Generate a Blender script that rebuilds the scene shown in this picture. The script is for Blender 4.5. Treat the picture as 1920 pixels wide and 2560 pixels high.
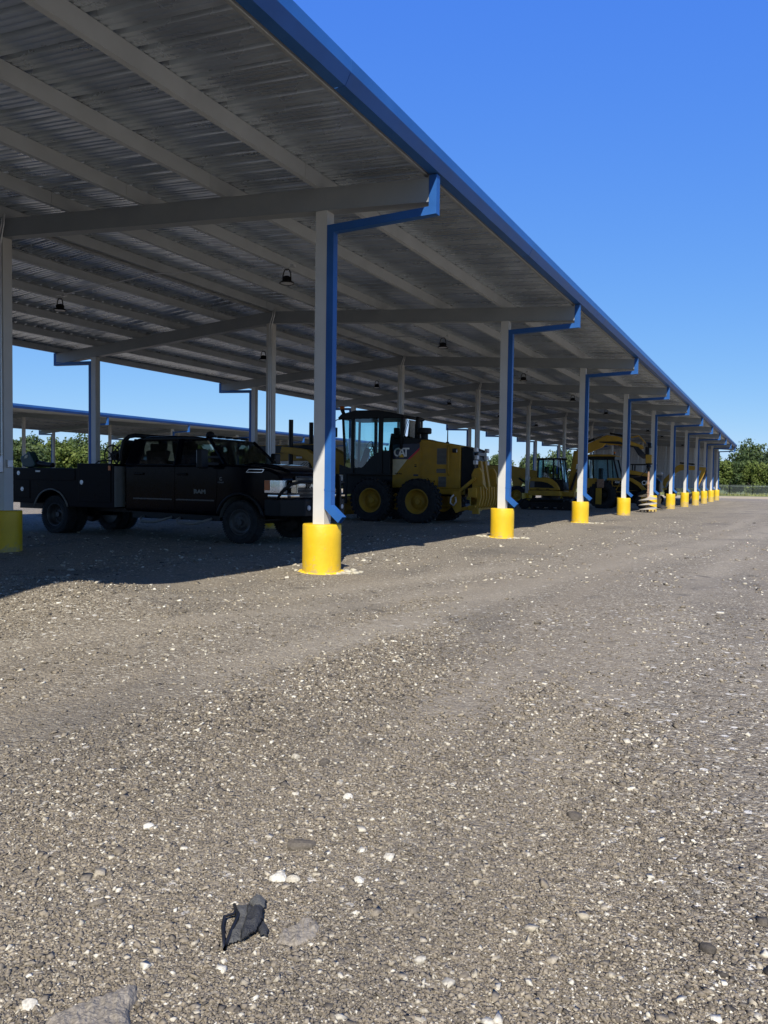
import bpy, math, random
import numpy as np
from mathutils import Vector, Matrix, noise
from math import sin, cos, pi, atan2, radians, sqrt

for o in list(bpy.data.objects):
    bpy.data.objects.remove(o, do_unlink=True)
SC = bpy.context.scene
COL = SC.collection

# ---------------------------------------------------------------- camera
cam_d = bpy.data.cameras.new('camera')
cam_d.sensor_fit = 'VERTICAL'
cam_d.sensor_height = 36.0
cam_d.lens = 27.7686
cam_d.clip_start = 0.05
cam_d.clip_end = 3000.0
cam = bpy.data.objects.new('camera', cam_d)
COL.objects.link(cam)
CR = Vector((0.8954711906642349, 0.4449194553372925, 0.013342599174994035))
CU = Vector((-0.03026762130537681, 0.0309577269114917, 0.999062305486994))
CF = Vector((-0.44408920026374415, 0.8950353609812524, -0.04118840616323537))
HC = 1.2643
cam.matrix_world = Matrix(((CR.x, CU.x, -CF.x, 0.0), (CR.y, CU.y, -CF.y, 0.0), (CR.z, CU.z, -CF.z, HC), (0, 0, 0, 1)))
SC.camera = cam

# ---------------------------------------------------------------- sky, sun, exposure
SUN = Vector((0.46, -1.0, 0.97)).normalized()
world = bpy.data.worlds.new('World')
SC.world = world
world.use_nodes = True
wt = world.node_tree
for n in list(wt.nodes):
    wt.nodes.remove(n)
sky = wt.nodes.new('ShaderNodeTexSky')
sky.sky_type = 'NISHITA'
sky.sun_disc = False
sky.sun_elevation = math.asin(SUN.z)
sky.sun_rotation = atan2(SUN.x, SUN.y)
sky.altitude = 1500.0
sky.air_density = 1.0
sky.dust_density = 0.0
sky.ozone_density = 6.0
bg = wt.nodes.new('ShaderNodeBackground')
bg.inputs['Strength'].default_value = 0.075
# camera response of the sky: one tone curve per channel, the same in every direction
sp_ = wt.nodes.new('ShaderNodeSeparateColor')
cb_ = wt.nodes.new('ShaderNodeCombineColor')
wt.links.new(sky.outputs[0], sp_.inputs[0])
for i_, (gain, gam) in enumerate(((0.56, 0.86), (0.66, 0.60), (0.98, 0.115))):
    p_ = wt.nodes.new('ShaderNodeMath')
    p_.operation = 'POWER'
    p_.inputs[1].default_value = gam
    m_ = wt.nodes.new('ShaderNodeMath')
    m_.operation = 'MULTIPLY'
    m_.inputs[1].default_value = gain * 0.15 ** gam / 0.12
    wt.links.new(sp_.outputs[i_], p_.inputs[0])
    wt.links.new(p_.outputs[0], m_.inputs[0])
    wt.links.new(m_.outputs[0], cb_.inputs[i_])
wo = wt.nodes.new('ShaderNodeOutputWorld')
wt.links.new(cb_.outputs[0], bg.inputs[0])
wt.links.new(bg.outputs[0], wo.inputs[0])
sun_d = bpy.data.lights.new('sun', 'SUN')
sun_d.energy = 5.0
sun_d.angle = radians(0.5)
sun_d.color = (1.0, 0.95, 0.87)
sun = bpy.data.objects.new('sun', sun_d)
sun.rotation_euler = SUN.to_track_quat('Z', 'Y').to_euler()
sun.location = (10, -20, 30)
COL.objects.link(sun)
SC.view_settings.view_transform = 'Standard'
SC.view_settings.look = 'None'
SC.view_settings.gamma = 1.0
SC.view_settings.use_curve_mapping = False
SC.view_settings.exposure = 0.6
SC.render.engine = 'CYCLES'
SC.cycles.max_bounces = 8
SC.cycles.transparent_max_bounces = 16

# ---------------------------------------------------------------- materials
MATS = {}
def nodes_of(m):
    m.use_nodes = True
    t = m.node_tree
    return t, t.nodes['Principled BSDF'], t.nodes['Material Output']
def mat(name, col, rough=0.5, metal=0.0, vary=0.12, scale=6.0, bump=0.0, bscale=60.0, coat=0.0, dust=0.0, dustcol=(0.25, 0.22, 0.18), spec=0.5):
    m = bpy.data.materials.new(name)
    t, b, out = nodes_of(m)
    N, L = t.nodes, t.links
    tc = N.new('ShaderNodeTexCoord')
    nz = N.new('ShaderNodeTexNoise')
    nz.inputs['Scale'].default_value = scale
    nz.inputs['Detail'].default_value = 5.0
    L.new(tc.outputs['Object'], nz.inputs['Vector'])
    mr = N.new('ShaderNodeMapRange')
    mr.inputs['From Min'].default_value = 0.3
    mr.inputs['From Max'].default_value = 0.7
    mr.inputs['To Min'].default_value = 1.0 - vary
    mr.inputs['To Max'].default_value = 1.0 + vary
    L.new(nz.outputs['Fac'], mr.inputs['Value'])
    mul = N.new('ShaderNodeVectorMath')
    mul.operation = 'SCALE'
    mul.inputs[0].default_value = col
    L.new(mr.outputs[0], mul.inputs['Scale'])
    src = mul.outputs[0]
    if dust > 0:
        nd = N.new('ShaderNodeTexNoise')
        nd.inputs['Scale'].default_value = scale * 2.3
        nd.inputs['Detail'].default_value = 8.0
        nd.inputs['Roughness'].default_value = 0.7
        L.new(tc.outputs['Object'], nd.inputs['Vector'])
        md = N.new('ShaderNodeMapRange')
        md.inputs['From Min'].default_value = 0.42
        md.inputs['From Max'].default_value = 0.75
        md.inputs['To Min'].default_value = 0.0
        md.inputs['To Max'].default_value = dust
        L.new(nd.outputs['Fac'], md.inputs['Value'])
        mx = N.new('ShaderNodeMix')
        mx.data_type = 'RGBA'
        mx.inputs[7].default_value = (*dustcol, 1)
        L.new(md.outputs[0], mx.inputs[0])
        L.new(src, mx.inputs[6])
        src = mx.outputs[2]
    L.new(src, b.inputs['Base Color'])
    mr2 = N.new('ShaderNodeMapRange')
    mr2.inputs['To Min'].default_value = max(0.03, rough - 0.08)
    mr2.inputs['To Max'].default_value = min(1.0, rough + 0.08)
    L.new(nz.outputs['Fac'], mr2.inputs['Value'])
    L.new(mr2.outputs[0], b.inputs['Roughness'])
    b.inputs['Metallic'].default_value = metal
    b.inputs['Specular IOR Level'].default_value = spec
    if coat:
        b.inputs['Coat Weight'].default_value = coat
        b.inputs['Coat Roughness'].default_value = 0.08
    if bump > 0:
        nb = N.new('ShaderNodeTexNoise')
        nb.inputs['Scale'].default_value = bscale
        nb.inputs['Detail'].default_value = 4.0
        L.new(tc.outputs['Object'], nb.inputs['Vector'])
        bp = N.new('ShaderNodeBump')
        bp.inputs['Strength'].default_value = bump
        bp.inputs['Distance'].default_value = 0.02
        L.new(nb.outputs['Fac'], bp.inputs['Height'])
        L.new(bp.outputs[0], b.inputs['Normal'])
    MATS[name] = m
    return m
def glass(name, tint, refl=0.12, opac=0.0, opcol=(0.02, 0.02, 0.02)):
    m = bpy.data.materials.new(name)
    t, b, out = nodes_of(m)
    N, L = t.nodes, t.links
    N.remove(b)
    tr = N.new('ShaderNodeBsdfTransparent')
    tr.inputs[0].default_value = (*tint, 1)
    gl = N.new('ShaderNodeBsdfGlossy')
    gl.inputs['Roughness'].default_value = 0.03
    gl.inputs[0].default_value = (0.9, 0.95, 1.0, 1)
    fr = N.new('ShaderNodeFresnel')
    fr.inputs[0].default_value = 1.5
    ad = N.new('ShaderNodeMath')
    ad.operation = 'MULTIPLY_ADD'
    ad.inputs[1].default_value = 1.0
    ad.inputs[2].default_value = refl * 0.3
    L.new(fr.outputs[0], ad.inputs[0])
    mx = N.new('ShaderNodeMixShader')
    L.new(ad.outputs[0], mx.inputs[0])
    L.new(tr.outputs[0], mx.inputs[1])
    L.new(gl.outputs[0], mx.inputs[2])
    last = mx
    if opac > 0:
        df = N.new('ShaderNodeBsdfDiffuse')
        df.inputs[0].default_value = (*opcol, 1)
        m2 = N.new('ShaderNodeMixShader')
        m2.inputs[0].default_value = opac
        L.new(mx.outputs[0], m2.inputs[1])
        L.new(df.outputs[0], m2.inputs[2])
        last = m2
    L.new(last.outputs[0], out.inputs['Surface'])
    MATS[name] = m
    return m

mat('frame_paint', (0.47, 0.465, 0.44), 0.42, vary=0.05, scale=3, dust=0.12, dustcol=(0.42, 0.4, 0.36))
mat('rafter_paint', (0.215, 0.235, 0.25), 0.45, vary=0.06, scale=2, dust=0.12, dustcol=(0.40, 0.38, 0.34))
mat('purlin_paint', (0.395, 0.42, 0.435), 0.5, vary=0.08, scale=2, dust=0.2, dustcol=(0.34, 0.33, 0.30))
mat('deck_metal', (0.565, 0.615, 0.66), 0.28, metal=0.7, vary=0.14, scale=1.6)
mat('roof_top_metal', (0.60, 0.61, 0.62), 0.4, metal=0.5)
mat('blue_trim', (0.018, 0.086, 0.275), 0.4, vary=0.12, scale=2, spec=0.3, dust=0.25, dustcol=(0.035, 0.11, 0.27))
mat('wall_metal', (0.40, 0.415, 0.43), 0.45, metal=0.1, vary=0.06)
mat('girt_paint', (0.42, 0.44, 0.47), 0.5)
mat('pier_yellow', (0.60, 0.385, 0.008), 0.5, vary=0.09, scale=4, bump=0.15, bscale=30)
mat('concrete_pale', (0.42, 0.385, 0.29), 0.9, vary=0.2, scale=9, bump=0.8, bscale=60)
mat('black_plastic', (0.007, 0.007, 0.008), 0.5, dust=0.12, dustcol=(0.03, 0.028, 0.026), spec=0.25)
mat('black_gloss', (0.008, 0.009, 0.011), 0.25)
mat('galv_steel', (0.55, 0.56, 0.57), 0.4, metal=0.7)
mat('lamp_lens', (0.5, 0.5, 0.5), 0.3)
mat('truck_paint', (0.0015, 0.002, 0.005), 0.09, vary=0.2, spec=0.07)
mat('truck_box', (0.002, 0.003, 0.006), 0.3, vary=0.2, spec=0.06, dust=0.05, dustcol=(0.01, 0.01, 0.01))
mat('rubber', (0.016, 0.017, 0.019), 0.8, vary=0.25, dust=0.5, dustcol=(0.060, 0.060, 0.060), bump=0.3, spec=0.25)
mat('rim_dark', (0.03, 0.03, 0.032), 0.45, dust=0.3, dustcol=(0.1, 0.09, 0.08))
mat('chrome', (0.55, 0.56, 0.58), 0.14, metal=1.0)
mat('cat_yellow', (0.39, 0.222, 0.021), 0.52, vary=0.14, scale=3, spec=0.3, dust=0.35, dustcol=(0.22, 0.155, 0.07))
mat('cat_black', (0.006, 0.007, 0.009), 0.4, dust=0.15, dustcol=(0.025, 0.024, 0.022), spec=0.25)
mat('decal_navy', (0.012, 0.018, 0.045), 0.35)
mat('decal_white', (0.78, 0.78, 0.76), 0.45)
mat('decal_red', (0.55, 0.03, 0.04), 0.45)
mat('decal_cream', (0.60, 0.53, 0.36), 0.5)
mat('decal_amber', (0.75, 0.45, 0.02), 0.45)
mat('mesh_grey', (0.16, 0.155, 0.14), 0.6)
mat('amber_lens', (0.42, 0.10, 0.008), 0.2)
mat('tan_panel', (0.42, 0.38, 0.30), 0.7, vary=0.25, scale=14)
mat('seat_fabric', (0.03, 0.03, 0.032), 0.9)
mat('grey_body', (0.10, 0.105, 0.115), 0.45, dust=0.2)
mat('silver_cap', (0.45, 0.46, 0.47), 0.45, dust=0.25)
mat('rust_steel', (0.24, 0.13, 0.075), 0.75, vary=0.45, scale=12, dust=0.6, dustcol=(0.30, 0.27, 0.24))
mat('auger_flight', (0.46, 0.43, 0.38), 0.45, metal=0.25, vary=0.2, scale=10, dust=0.25, dustcol=(0.26, 0.16, 0.11))
mat('hose_rubber', (0.010, 0.010, 0.011), 0.45)
mat('tool_green', (0.012, 0.045, 0.042), 0.5)
mat('orange_marker', (0.6, 0.16, 0.02), 0.4)
mat('fence_metal', (0.16, 0.19, 0.17), 0.5)
mat('glove_dark', (0.022, 0.023, 0.025), 0.75, vary=0.3, scale=30, bump=0.6, bscale=220, dust=0.25, dustcol=(0.09, 0.085, 0.075))
mat('glove_grey', (0.075, 0.075, 0.070), 0.85, vary=0.2, scale=30, bump=0.6, bscale=260, dust=0.3, dustcol=(0.13, 0.125, 0.11))
mat('bark', (0.10, 0.08, 0.06), 0.9, vary=0.3)
glass('cab_glass', (0.62, 0.83, 0.86))
glass('truck_glass', (0.28, 0.33, 0.32), 0.1)
glass('dusty_glass', (0.55, 0.55, 0.5), 0.1, 0.55, (0.38, 0.34, 0.27))
glass('lamp_glass', (0.9, 0.93, 0.95), 0.3)

def wear_pier():
    m = MATS['pier_yellow']
    t = m.node_tree
    N, L = t.nodes, t.links
    b = N['Principled BSDF']
    src = b.inputs['Base Color'].links[0].from_socket
    tc = N.new('ShaderNodeTexCoord')
    sp = N.new('ShaderNodeSeparateXYZ')
    L.new(tc.outputs['Object'], sp.inputs[0])
    def layer(scale, stretch, thr, soft, col, amount, zlo=None, zhi=None):
        nonlocal src
        mp = N.new('ShaderNodeMapping')
        mp.inputs['Scale'].default_value = stretch
        L.new(tc.outputs['Object'], mp.inputs['Vector'])
        n = N.new('ShaderNodeTexNoise')
        n.inputs['Scale'].default_value = scale
        n.inputs['Detail'].default_value = 8
        n.inputs['Roughness'].default_value = 0.7
        L.new(mp.outputs[0], n.inputs['Vector'])
        v = n.outputs['Fac']
        if zlo is not None:
            r0 = N.new('ShaderNodeMapRange')
            for k_, q_ in (('From Min', zlo), ('From Max', zhi), ('To Min', 0.22), ('To Max', 0.0)):
                r0.inputs[k_].default_value = q_
            L.new(sp.outputs[2], r0.inputs['Value'])
            a = N.new('ShaderNodeMath')
            a.operation = 'ADD'
            L.new(v, a.inputs[0])
            L.new(r0.outputs[0], a.inputs[1])
            v = a.outputs[0]
        r = N.new('ShaderNodeMapRange')
        for k_, q_ in (('From Min', thr), ('From Max', thr + soft), ('To Min', 0.0), ('To Max', amount)):
            r.inputs[k_].default_value = q_
        L.new(v, r.inputs['Value'])
        x = N.new('ShaderNodeMix')
        x.data_type = 'RGBA'
        L.new(r.outputs[0], x.inputs[0])
        L.new(src, x.inputs[6])
        x.inputs[7].default_value = (*col, 1)
        src = x.outputs[2]
    layer(7, (1, 1, 0.25), 0.56, 0.12, (0.52, 0.33, 0.010), 0.55)
    layer(30, (1, 1, 1), 0.67, 0.03, (0.36, 0.27, 0.09), 0.7)
    layer(12, (1, 1, 1), 0.62, 0.10, (0.34, 0.27, 0.13), 0.75, -0.05, 0.30)
    L.new(src, b.inputs['Base Color'])
wear_pier()

# ---------------------------------------------------------------- builders
class MB:
    def __init__(s):
        s.v, s.f = [], []
    def add(s, vs, fs):
        o = len(s.v)
        s.v += [tuple(p) for p in vs]
        s.f += [tuple(i + o for i in f) for f in fs]
        return s
    def box(s, c, d, rot=None):
        hx, hy, hz = d[0] / 2, d[1] / 2, d[2] / 2
        P = [Vector((x, y, z)) for x in (-hx, hx) for y in (-hy, hy) for z in (-hz, hz)]
        if rot is not None:
            P = [rot @ p for p in P]
        c = Vector(c)
        return s.add([p + c for p in P], [(0, 1, 3, 2), (4, 6, 7, 5), (0, 4, 5, 1), (2, 3, 7, 6), (0, 2, 6, 4), (1, 5, 7, 3)])
    def bx(s, x0, x1, y0, y1, z0, z1):
        return s.box(((x0 + x1) / 2, (y0 + y1) / 2, (z0 + z1) / 2), (abs(x1 - x0), abs(y1 - y0), abs(z1 - z0)))
    def bar(s, a, b, w, h, up=(0, 0, 1), w2=None, h2=None):
        a, b = Vector(a), Vector(b)
        d = (b - a).normalized()
        u = Vector(up)
        r = d.cross(u)
        if r.length < 1e-4:
            r = d.cross(Vector((1, 0, 0)))
        r.normalize()
        u = r.cross(d).normalized()
        w2 = w if w2 is None else w2
        h2 = h if h2 is None else h2
        P = []
        for p, ww, hh in ((a, w, h), (b, w2, h2)):
            P += [p - r * ww / 2 - u * hh / 2, p + r * ww / 2 - u * hh / 2, p + r * ww / 2 + u * hh / 2, p - r * ww / 2 + u * hh / 2]
        return s.add(P, [(3, 2, 1, 0), (4, 5, 6, 7), (0, 1, 5, 4), (1, 2, 6, 5), (2, 3, 7, 6), (3, 0, 4, 7)])
    def prism(s, pts, axis, a, b):
        n = len(pts)
        def put(p, t):
            return {'x': (t, p[0], p[1]), 'y': (p[0], t, p[1]), 'z': (p[0], p[1], t)}[axis]
        area = sum(pts[i][0] * pts[(i + 1) % n][1] - pts[(i + 1) % n][0] * pts[i][1] for i in range(n))
        pts = list(pts)
        if (area > 0) == (axis == 'y'):
            pts.reverse()
        lo, hi = min(a, b), max(a, b)
        vs = [put(p, lo) for p in pts] + [put(p, hi) for p in pts]
        fs = [tuple(range(n - 1, -1, -1)), tuple(range(n, 2 * n))]
        for i in range(n):
            j = (i + 1) % n
            fs.append((i, j, n + j, n + i))
        return s.add(vs, fs)
    def cyl(s, a, b, r0, r1=None, n=16):
        r1 = r0 if r1 is None else r1
        a, b = Vector(a), Vector(b)
        d = (b - a).normalized()
        q = d.orthogonal().normalized()
        w = d.cross(q)
        vs, fs = [], []
        for p, r in ((a, r0), (b, r1)):
            vs += [p + (q * cos(2 * pi * i / n) + w * sin(2 * pi * i / n)) * r for i in range(n)]
        fs = [tuple(range(n - 1, -1, -1)), tuple(range(n, 2 * n))]
        fs += [(i, (i + 1) % n, n + (i + 1) % n, n + i) for i in range(n)]
        return s.add(vs, fs)
    def tube(s, path, r, n=8, close=False):
        path = [Vector(p) for p in path]
        m = len(path)
        vs, fs = [], []
        ref = None
        for i, p in enumerate(path):
            d = (path[min(i + 1, m - 1)] - path[max(i - 1, 0)])
            if close:
                d = path[(i + 1) % m] - path[i - 1]
            d.normalize()
            if ref is None:
                ref = d.orthogonal().normalized()
            q = (ref - d * ref.dot(d))
            q = q.normalized() if q.length > 1e-5 else d.orthogonal().normalized()
            ref = q
            w = d.cross(q)
            rr = r[i] if isinstance(r, (list, tuple)) else r
            vs += [p + (q * cos(2 * pi * k / n) + w * sin(2 * pi * k / n)) * rr for k in range(n)]
        for i in range(m if close else m - 1):
            j = (i + 1) % m
            fs += [(i * n + k, i * n + (k + 1) % n, j * n + (k + 1) % n, j * n + k) for k in range(n)]
        if not close:
            fs += [tuple(range(n - 1, -1, -1)), tuple((m - 1) * n + k for k in range(n))]
        return s.add(vs, fs)
    def lathe(s, prof, o=(0, 0, 0), axis='z', n=24, caps=True):
        o = Vector(o)
        vs, fs = [], []
        for r, h in prof:
            for k in range(n):
                c, q = r * cos(2 * pi * k / n), r * sin(2 * pi * k / n)
                vs.append(o + Vector({'z': (c, q, h), 'y': (c, h, -q), 'x': (h, c, q)}[axis]))
        m = len(prof)
        for i in range(m - 1):
            fs += [(i * n + k, i * n + (k + 1) % n, (i + 1) * n + (k + 1) % n, (i + 1) * n + k) for k in range(n)]
        if caps:
            fs += [tuple(range(n - 1, -1, -1)), tuple((m - 1) * n + k for k in range(n))]
        return s.add(vs, fs)
    def sheet(s, quad):
        return s.add(quad, [(0, 1, 2, 3)[:len(quad)] if len(quad) <= 4 else tuple(range(len(quad)))])
    def mesh(s, name, m=None, smooth=False):
        me = bpy.data.meshes.new(name)
        me.from_pydata([tuple(p) for p in s.v], [], s.f)
        me.update()
        if smooth:
            me.polygons.foreach_set('use_smooth', [True] * len(me.polygons))
        if m:
            me.materials.append(MATS[m])
        return me
    def build(s, name, m, parent=None, bevel=0.0, smooth=False, seg=2, loc=(0, 0, 0)):
        o = put(name, s.mesh(name, m, smooth), parent, loc)
        if bevel:
            soften(o, bevel, seg)
        return o
def put(name, me, parent=None, loc=(0, 0, 0), rot=None):
    o = bpy.data.objects.new(name, me)
    COL.objects.link(o)
    o.parent = parent
    o.location = loc
    if rot:
        o.rotation_euler = rot
    return o
def soften(o, w, seg=2):
    b = o.modifiers.new('bevel', 'BEVEL')
    b.width = w
    b.segments = seg
    b.limit_method = 'ANGLE'
    b.angle_limit = radians(30)
    b.harden_normals = False
    for p in o.data.polygons:
        p.use_smooth = True
    w_ = o.modifiers.new('normals', 'WEIGHTED_NORMAL')
    w_.keep_sharp = True
def thing(name, label, cat, loc=(0, 0, 0), rz=0.0, group=None):
    o = bpy.data.objects.new(name, None)
    COL.objects.link(o)
    o.location = loc
    o.rotation_euler = (0, 0, rz)
    o.empty_display_size = 0.2
    return tag(o, label, cat, group)
def tag(o, label, cat, group=None, kind=None):
    if label:
        o['label'] = label
    if cat:
        o['category'] = cat
    if group:
        o['group'] = group
    if kind:
        o['kind'] = kind
    return o
def lettering(body, size, m, parent, loc, rot=(pi / 2, 0, 0), bold=0.0, ext=0.002, sx=1.0, name='lettering'):
    c = bpy.data.curves.new(name, 'FONT')
    c.body = body
    c.size = size
    c.extrude = ext
    c.offset = bold
    c.align_x = 'CENTER'
    c.align_y = 'CENTER'
    c.resolution_u = 3
    t = bpy.data.objects.new(name, c)
    COL.objects.link(t)
    dg = bpy.context.evaluated_depsgraph_get()
    me = bpy.data.meshes.new_from_object(t.evaluated_get(dg))
    bpy.data.objects.remove(t, do_unlink=True)
    me.name = name
    for v in me.vertices:
        v.co.x *= sx
    me.materials.clear()
    me.materials.append(MATS[m])
    return put(name, me, parent, loc, rot)
def arc(cx, cz, r, a0, a1, n=12):
    return [(cx + r * cos(radians(a0 + (a1 - a0) * i / n)), cz + r * sin(radians(a0 + (a1 - a0) * i / n))) for i in range(n + 1)]
def sstep(a, b, t):
    t = min(1.0, max(0.0, (t - a) / (b - a)))
    return t * t * (3 - 2 * t)
ORD = ['first', 'second', 'third', 'fourth', 'fifth', 'sixth', 'seventh', 'eighth', 'ninth', 'tenth', 'eleventh', 'twelfth', 'thirteenth']

# ---------------------------------------------------------------- ground
def gz(x, y):
    z = -0.37 * sstep(24, 72, y)
    z += 0.05 * math.exp(-((x + 6.2) / 2.6) ** 2) * (1 - sstep(12, 40, y)) * sstep(0, 4, y)
    z += 0.225 * math.exp(-((y - 5.2) / 0.95) ** 2 - ((x + 6.3) / 1.5) ** 2)
    near = 1 - sstep(30, 90, sqrt(x * x + y * y))
    z += near * 0.03 * noise.noise(Vector((x * 0.42, y * 0.42, 1.7)))
    z += near * 0.012 * noise.noise(Vector((x * 1.6, y * 1.6, 4.2)))
    z += near * 0.018 * sin((x - 0.12 * y) * 3.4) * math.exp(-((x - 0.12 * y - 0.2) / 1.4) ** 2) * sstep(4, 9, y)
    return z
def spread_axis(lo, hi, step, far_lo, far_hi):
    a = list(np.arange(lo, hi, step))
    s, x = step, hi
    while x < far_hi:
        a.append(x)
        s *= 1.16
        x += s
    a.append(far_hi)
    s, x = step, lo - step
    b = []
    while x > far_lo:
        b.append(x)
        s *= 1.16
        x -= s
    b.append(far_lo)
    return b[::-1] + a
gx = spread_axis(-13.0, 5.0, 0.13, -700, 700)
gy = spread_axis(0.4, 24.0, 0.13, -300, 1200)
TRACKS = ((-0.85, 0.035, 0.0, 0.24), (0.85, 0.035, 0.0, 0.24), (-2.9, 0.10, 0.002, 0.26), (-1.25, 0.10, 0.002, 0.26), (2.5, 0.02, -0.002, 0.3), (4.2, 0.02, -0.002, 0.3), (-5.0, 0.32, -0.006, 0.22), (-4.0, 0.32, -0.006, 0.22), (6.0, -0.05, 0, 0.5))
def lane(x, y):
    v = 0.0
    for c0, sl, cv, w in TRACKS:
        t = y - 6
        d = (x - (c0 + sl * t + cv * t * t) - 0.25 * noise.noise(Vector((c0, y * 0.12, 3.3)))) / w
        if abs(d) < 3:
            v = max(v, math.exp(-d * d) * (0.62 + 0.75 * noise.noise(Vector((x * 0.5, y * 0.16, c0)))))
    v += 0.85 * max(0.0, noise.noise(Vector((x * 0.28 - 0.03 * y, y * 0.075, 11.0))) - 0.02) * sstep(3.0, 7.0, y)
    v += 0.25 * noise.noise(Vector((x * 1.1, y * 0.5, 5.0)))
    return max(0.0, min(1.0, v)) * (0.35 + 0.65 * sstep(2.2, 5.5, y))
gv = [(x, y, gz(x, y)) for y in gy for x in gx]
nx = len(gx)
gf = [(j * nx + i, j * nx + i + 1, (j + 1) * nx + i + 1, (j + 1) * nx + i) for j in range(len(gy) - 1) for i in range(nx - 1)]

def ramp(N, stops, mode='LINEAR'):
    r = N.new('ShaderNodeValToRGB')
    r.color_ramp.interpolation = mode
    e = r.color_ramp.elements
    while len(e) > 1:
        e.remove(e[-1])
    e[0].position, e[0].color = stops[0][0], (*stops[0][1], 1)
    for p, c in stops[1:]:
        q = e.new(p)
        q.color = (*c, 1)
    return r
STONES = [(0.0, (0.040, 0.036, 0.032)), (0.08, (0.090, 0.077, 0.060)), (0.21, (0.152, 0.129, 0.096)), (0.58, (0.200, 0.168, 0.122)), (0.80, (0.234, 0.197, 0.142)), (0.87, (0.31, 0.267, 0.196)), (0.93, (0.43, 0.388, 0.295)), (1.0, (0.65, 0.615, 0.51))]
def patches(N, L, P, c):
    """broad colour of the yard surface itself: dusty packed lanes and darker millings"""
    def band(scale, rot, sc, lo, hi, top, detail=6.0):
        mp = N.new('ShaderNodeMapping')
        mp.inputs['Scale'].default_value = scale
        mp.inputs['Rotation'].default_value = (0, 0, radians(rot))
        L.new(P, mp.inputs['Vector'])
        n = N.new('ShaderNodeTexNoise')
        n.inputs['Scale'].default_value = sc
        n.inputs['Detail'].default_value = detail
        n.inputs['Distortion'].default_value = 0.35
        L.new(mp.outputs[0], n.inputs['Vector'])
        r = N.new('ShaderNodeMapRange')
        for k_, v_ in (('From Min', lo), ('From Max', hi), ('To Min', 0.0), ('To Max', top)):
            r.inputs[k_].default_value = v_
        L.new(n.outputs['Fac'], r.inputs['Value'])
        return r.outputs[0]
    def over(f, c, col):
        x = N.new('ShaderNodeMix')
        x.data_type = 'RGBA'
        L.new(f, x.inputs[0])
        L.new(c, x.inputs[6])
        x.inputs[7].default_value = (*col, 1)
        return x.outputs[2]
    la = N.new('ShaderNodeAttribute')
    la.attribute_name = 'lane'
    lm = N.new('ShaderNodeMath')
    lm.operation = 'MULTIPLY'
    lm.inputs[1].default_value = 0.46
    L.new(la.outputs['Fac'], lm.inputs[0])
    c = over(band((1, 0.10, 1), -7, 1.1, 0.48, 0.62, 0.5), c, (0.235, 0.199, 0.146))
    c = over(lm.outputs[0], c, (0.325, 0.283, 0.214))
    c = over(band((1, 0.5, 1), 20, 0.7, 0.54, 0.72, 0.55), c, (0.095, 0.086, 0.074))
    c = over(band((1, 1, 1), 0, 2.6, 0.63, 0.72, 0.55, 3.0), c, (0.065, 0.060, 0.054))
    return c
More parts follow.
